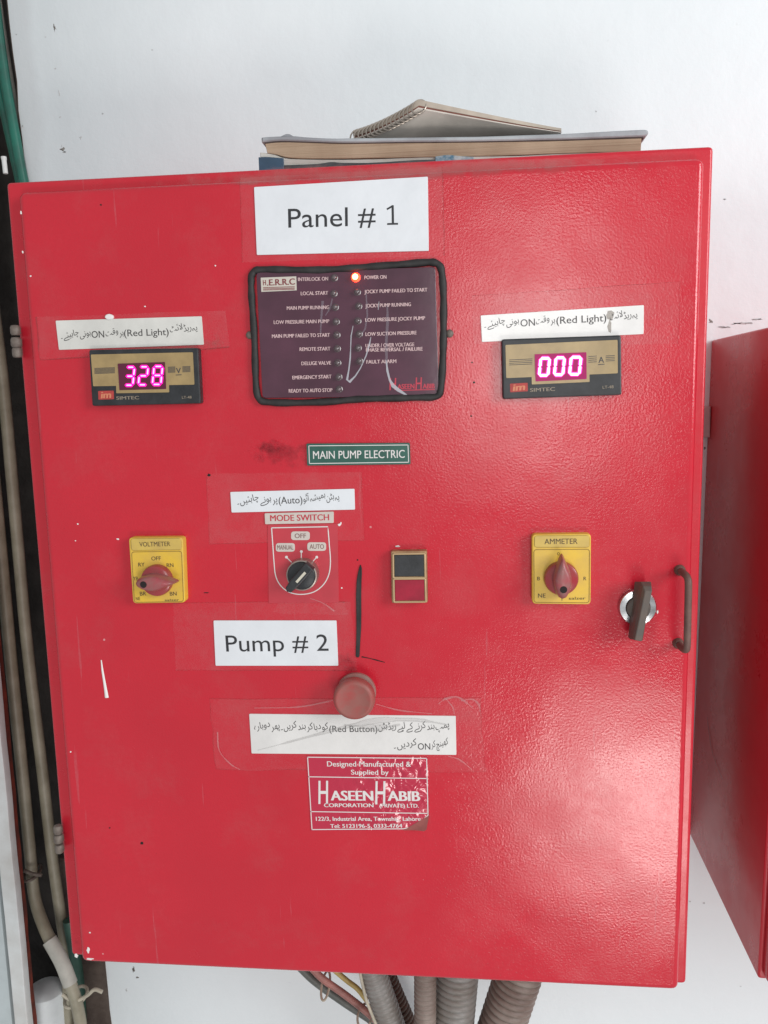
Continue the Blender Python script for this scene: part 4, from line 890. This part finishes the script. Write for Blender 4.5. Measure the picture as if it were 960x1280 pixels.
# spiral notebook: one corner lifted
zt = ztop + .0013
S0 = pt(441, 171, .050)
S1 = pt(523, 137, .024); R1 = pt(702, 167.5, .03); R1.z = max(R1.z, zt + .0006)
Fc = Vector((R1.x - .01, .16, zt + .001))
nb = thing('spiral_notebook', 'beige spiral notebook with one corner curled up, topmost on the book', 'notebook', (0.06, 0.1, zt))
def spine_z(t, w=1.0):
    return zt + .0006 + ((S0.z - zt - .003) * (1 - t) ** 1.5 + (S1.z - zt) * (t ** 1.15)) * (w ** 1.08)
def patch(off0, off1, m, name, shrink=0.0, extra=0.0):
    n = 14; V = []; F_ = []
    def P_(s, t):
        a_ = S0.lerp(S1, t); b_ = Fc.lerp(R1, t); p = a_.lerp(b_, s)
        p.z = spine_z(t, 1 - s); return p
    for o in (off0, off1):
        for i in range(n + 1):
            for j in range(n + 1):
                s = shrink + (1 - shrink * 1.5) * i / n + extra * 0; t = j / n * (1 - shrink) ; p = P_(s, t); p.z += o * (1 - .55 * s); V.append(p)
    N1 = n + 1; K = N1 * N1
    for i in range(n):
        for j in range(n):
            q = [i * N1 + j, i * N1 + j + 1, (i + 1) * N1 + j + 1, (i + 1) * N1 + j]; F_.append(tuple(q[::-1])); F_.append(tuple(K + w for w in q))
    for i in range(n):
        for a_, b_ in ((i, i + 1), (n * N1 + i, n * N1 + i + 1), (i * N1, (i + 1) * N1), (i * N1 + n, (i + 1) * N1 + n)): F_.append((a_, b_, K + b_, K + a_))
    mb = MB(); mb.add(V, F_); return mb.build(name, m, nb, True, ang=35)
patch(0.0, .0012, M['sheet'], 'back_page')
patch(.0014, .0030, M['card'], 'card_back', shrink=.008)
patch(.0031, .0078, M['coverb'], 'cover', shrink=.002)
NR = 16; ring0 = None
for k in range(NR):
    t = (k + .5) / NR; p = S0.lerp(S1, t); p.z = spine_z(t) + .0026
    Rr = []
    for q in range(18):
        a_ = 2 * math.pi * q / 18; Rr.append(p + Vector((.0062 * math.cos(a_) + .0022, 0, .0058 * math.sin(a_) + .0012 * math.cos(a_))) + Vector((0, .0012 * math.sin(a_), 0)))
    mb = MB(); mb.tube(Rr, .00072, seg=7, closed=True); mb.build('spiral_ring', M['wire'], nb, True)
    p = S0.lerp(S1, t); p.z = spine_z(t); p.x += .0066; p.z -= .0009
    mb = MB(); mb.add([p + Vector((-.0009, 0, 0)), p + Vector((.0009, 0, -.0002)), p + Vector((.0009, -.0020, .0006)), p + Vector((-.0009, -.0020, .0007))], [(0, 1, 2, 3)]); mb.build('punched_hole', M['hole'], nb)

# ------------------------------------------------------------------ conduits under the cabinet
def flex(uv0, uv1, Y, rpx, m, label, pitch=.0058, name='flexible_conduit', amp=.10, curve=0.0, Y1=None):
    a_ = pt(*uv0, Y); b_ = pt(*uv1, Y if Y1 is None else Y1); d = b_ - a_
    b2 = a_ + d * 2.2; a2 = a_ + (a_ - b_) * ((-0.366 - a_.z) / (a_.z - b_.z))
    k = (a_ - CAM).length / F_PX; R = rpx * k; Lm = (b2 - a2).length; n = int(Lm / pitch * 6); P = []; rr = []
    for i in range(n + 1):
        t = i / n; p = a2.lerp(b2, t); p += Vector((curve * math.sin(t * math.pi), 0, 0)); P.append(p); ph = (i % 6)
        rr.append(R * (1 - amp * (0, .08, .5, 1.2, .5, .08)[ph]))
    mb = MB(); mb.tube(P, rr, seg=22); return tag(mb.build(name, m, None, True, ang=80), label, 'conduit', 'flexible conduits under the cabinet')
flex((471, 1228), (489, 1280), .13, 14.5, M['flex'], 'grey corrugated conduit slanting to the right, leftmost under the cabinet', amp=.06)
flex((496, 1255), (511, 1290), .19, 12, M['flex_d'], 'dark rusty conduit tucked behind the leftmost grey corrugated conduit')
flex((531.5, 1230), (531.5, 1280), .11, 12.2, M['flex_b'], 'narrow brownish corrugated conduit hanging straight down under the cabinet', amp=.09)
flex((570, 1230), (565.5, 1280), .13, 23.5, M['flex'], 'wide grey corrugated conduit beside the narrow brownish one', amp=.08, pitch=.0075)
flex((643, 1234), (628, 1280), .13, 25, M['flex_b'], 'widest corrugated conduit, slanting left, rightmost under the cabinet', amp=.09, pitch=.0078)
def wire(name, uvs, Y, r, m, label, cat='cable'):
    mb = MB(); mb.tube(smooth_path([pt(u, v, y) for (u, v), y in zip(uvs, Y if isinstance(Y, list) else [Y] * len(uvs))], 8), r, seg=10); return tag(mb.build(name, m, None, True), label, cat)
wire('power_cable', [(372, 1205), (394, 1226), (430, 1252), (466, 1276), (500, 1305)], .15, .0052, M['cable_k'], 'dark grey cable running down right below the cabinet')
wire('power_cable', [(385, 1205), (404, 1224), (432, 1244), (462, 1268), (495, 1300)], .14, .0042, M['cable_p'], 'dull pink cable lying along the dark grey cable below the cabinet')
wire('yellow_wire', [(415, 1210), (434, 1226), (447, 1236), (458, 1250)], .135, .0030, M['cable_y'], 'short yellow wire above the pink cable under the cabinet', 'wire')
wire('tie_wire', [(450, 1215), (453, 1230), (458, 1250), (464, 1266), (474, 1290)], .118, .0018, M['tie'], 'thin beige wire in front of the leftmost grey conduit', 'wire')
ring('cable_tie', (407, 1232), 5, 8, .14, .0014, M['tie'], 'beige nylon tie around the dark grey and pink cables', 'tie')
ring('cable_tie', (456, 1270), 9, 3, .13, .0014, M['tie'], 'lower beige nylon tie where the pink cable meets the grey conduit', 'tie')

# ------------------------------------------------------------------ second cabinet
b = pt(862, 1043, WALL); t = pt(890, 425, WALL)
X0 = b.x; Z0 = b.z; Z1 = t.z; fr = pt(947, 1230, 0.0)
c2 = thing('control_cabinet', 'second red cabinet at the right, mostly out of frame with its shaded left side showing', 'cabinet', (X0, WALL, Z0))
c2.rotation_euler = (0, 0.011, -0.022)
mb = MB(); shell(mb, X0, X0 + .5, Z0, Z1, 0.0, WALL - .001, .003, .002); mb.build('case', M['red2'], c2, True)
mb = MB(); shell(mb, X0 + .004, X0 + .49, Z0 + .003, Z1 - .01, -.012, -.0005, .006, .004); mb.build('door', M['red2'], c2, True)
def side_pt(u, v):
    d = ray(u, v); q = CAM + d * ((X0 + .0035 - CAM.x) / d.x); return q
W_ = [.0012, .0020, .0026, .0030, .0036, .0040, .0030]; mb = MB(); V = []
for (u, v), w in zip(((888, 896), (890, 912), (893, 930), (897, 945), (902, 958), (907, 968), (910, 974)), W_):
    q = side_pt(u, v); V += [Vector((X0 - .0008, q.y - w, q.z)), Vector((X0 - .0008, q.y + w, q.z))]
mb.add(V, [(2 * k, 2 * k + 1, 2 * k + 3, 2 * k + 2) for k in range(6)]); mb.build('paint_run', mat('faded_run', (0.55, 0.26, 0.26), .5, alpha=.55), c2)
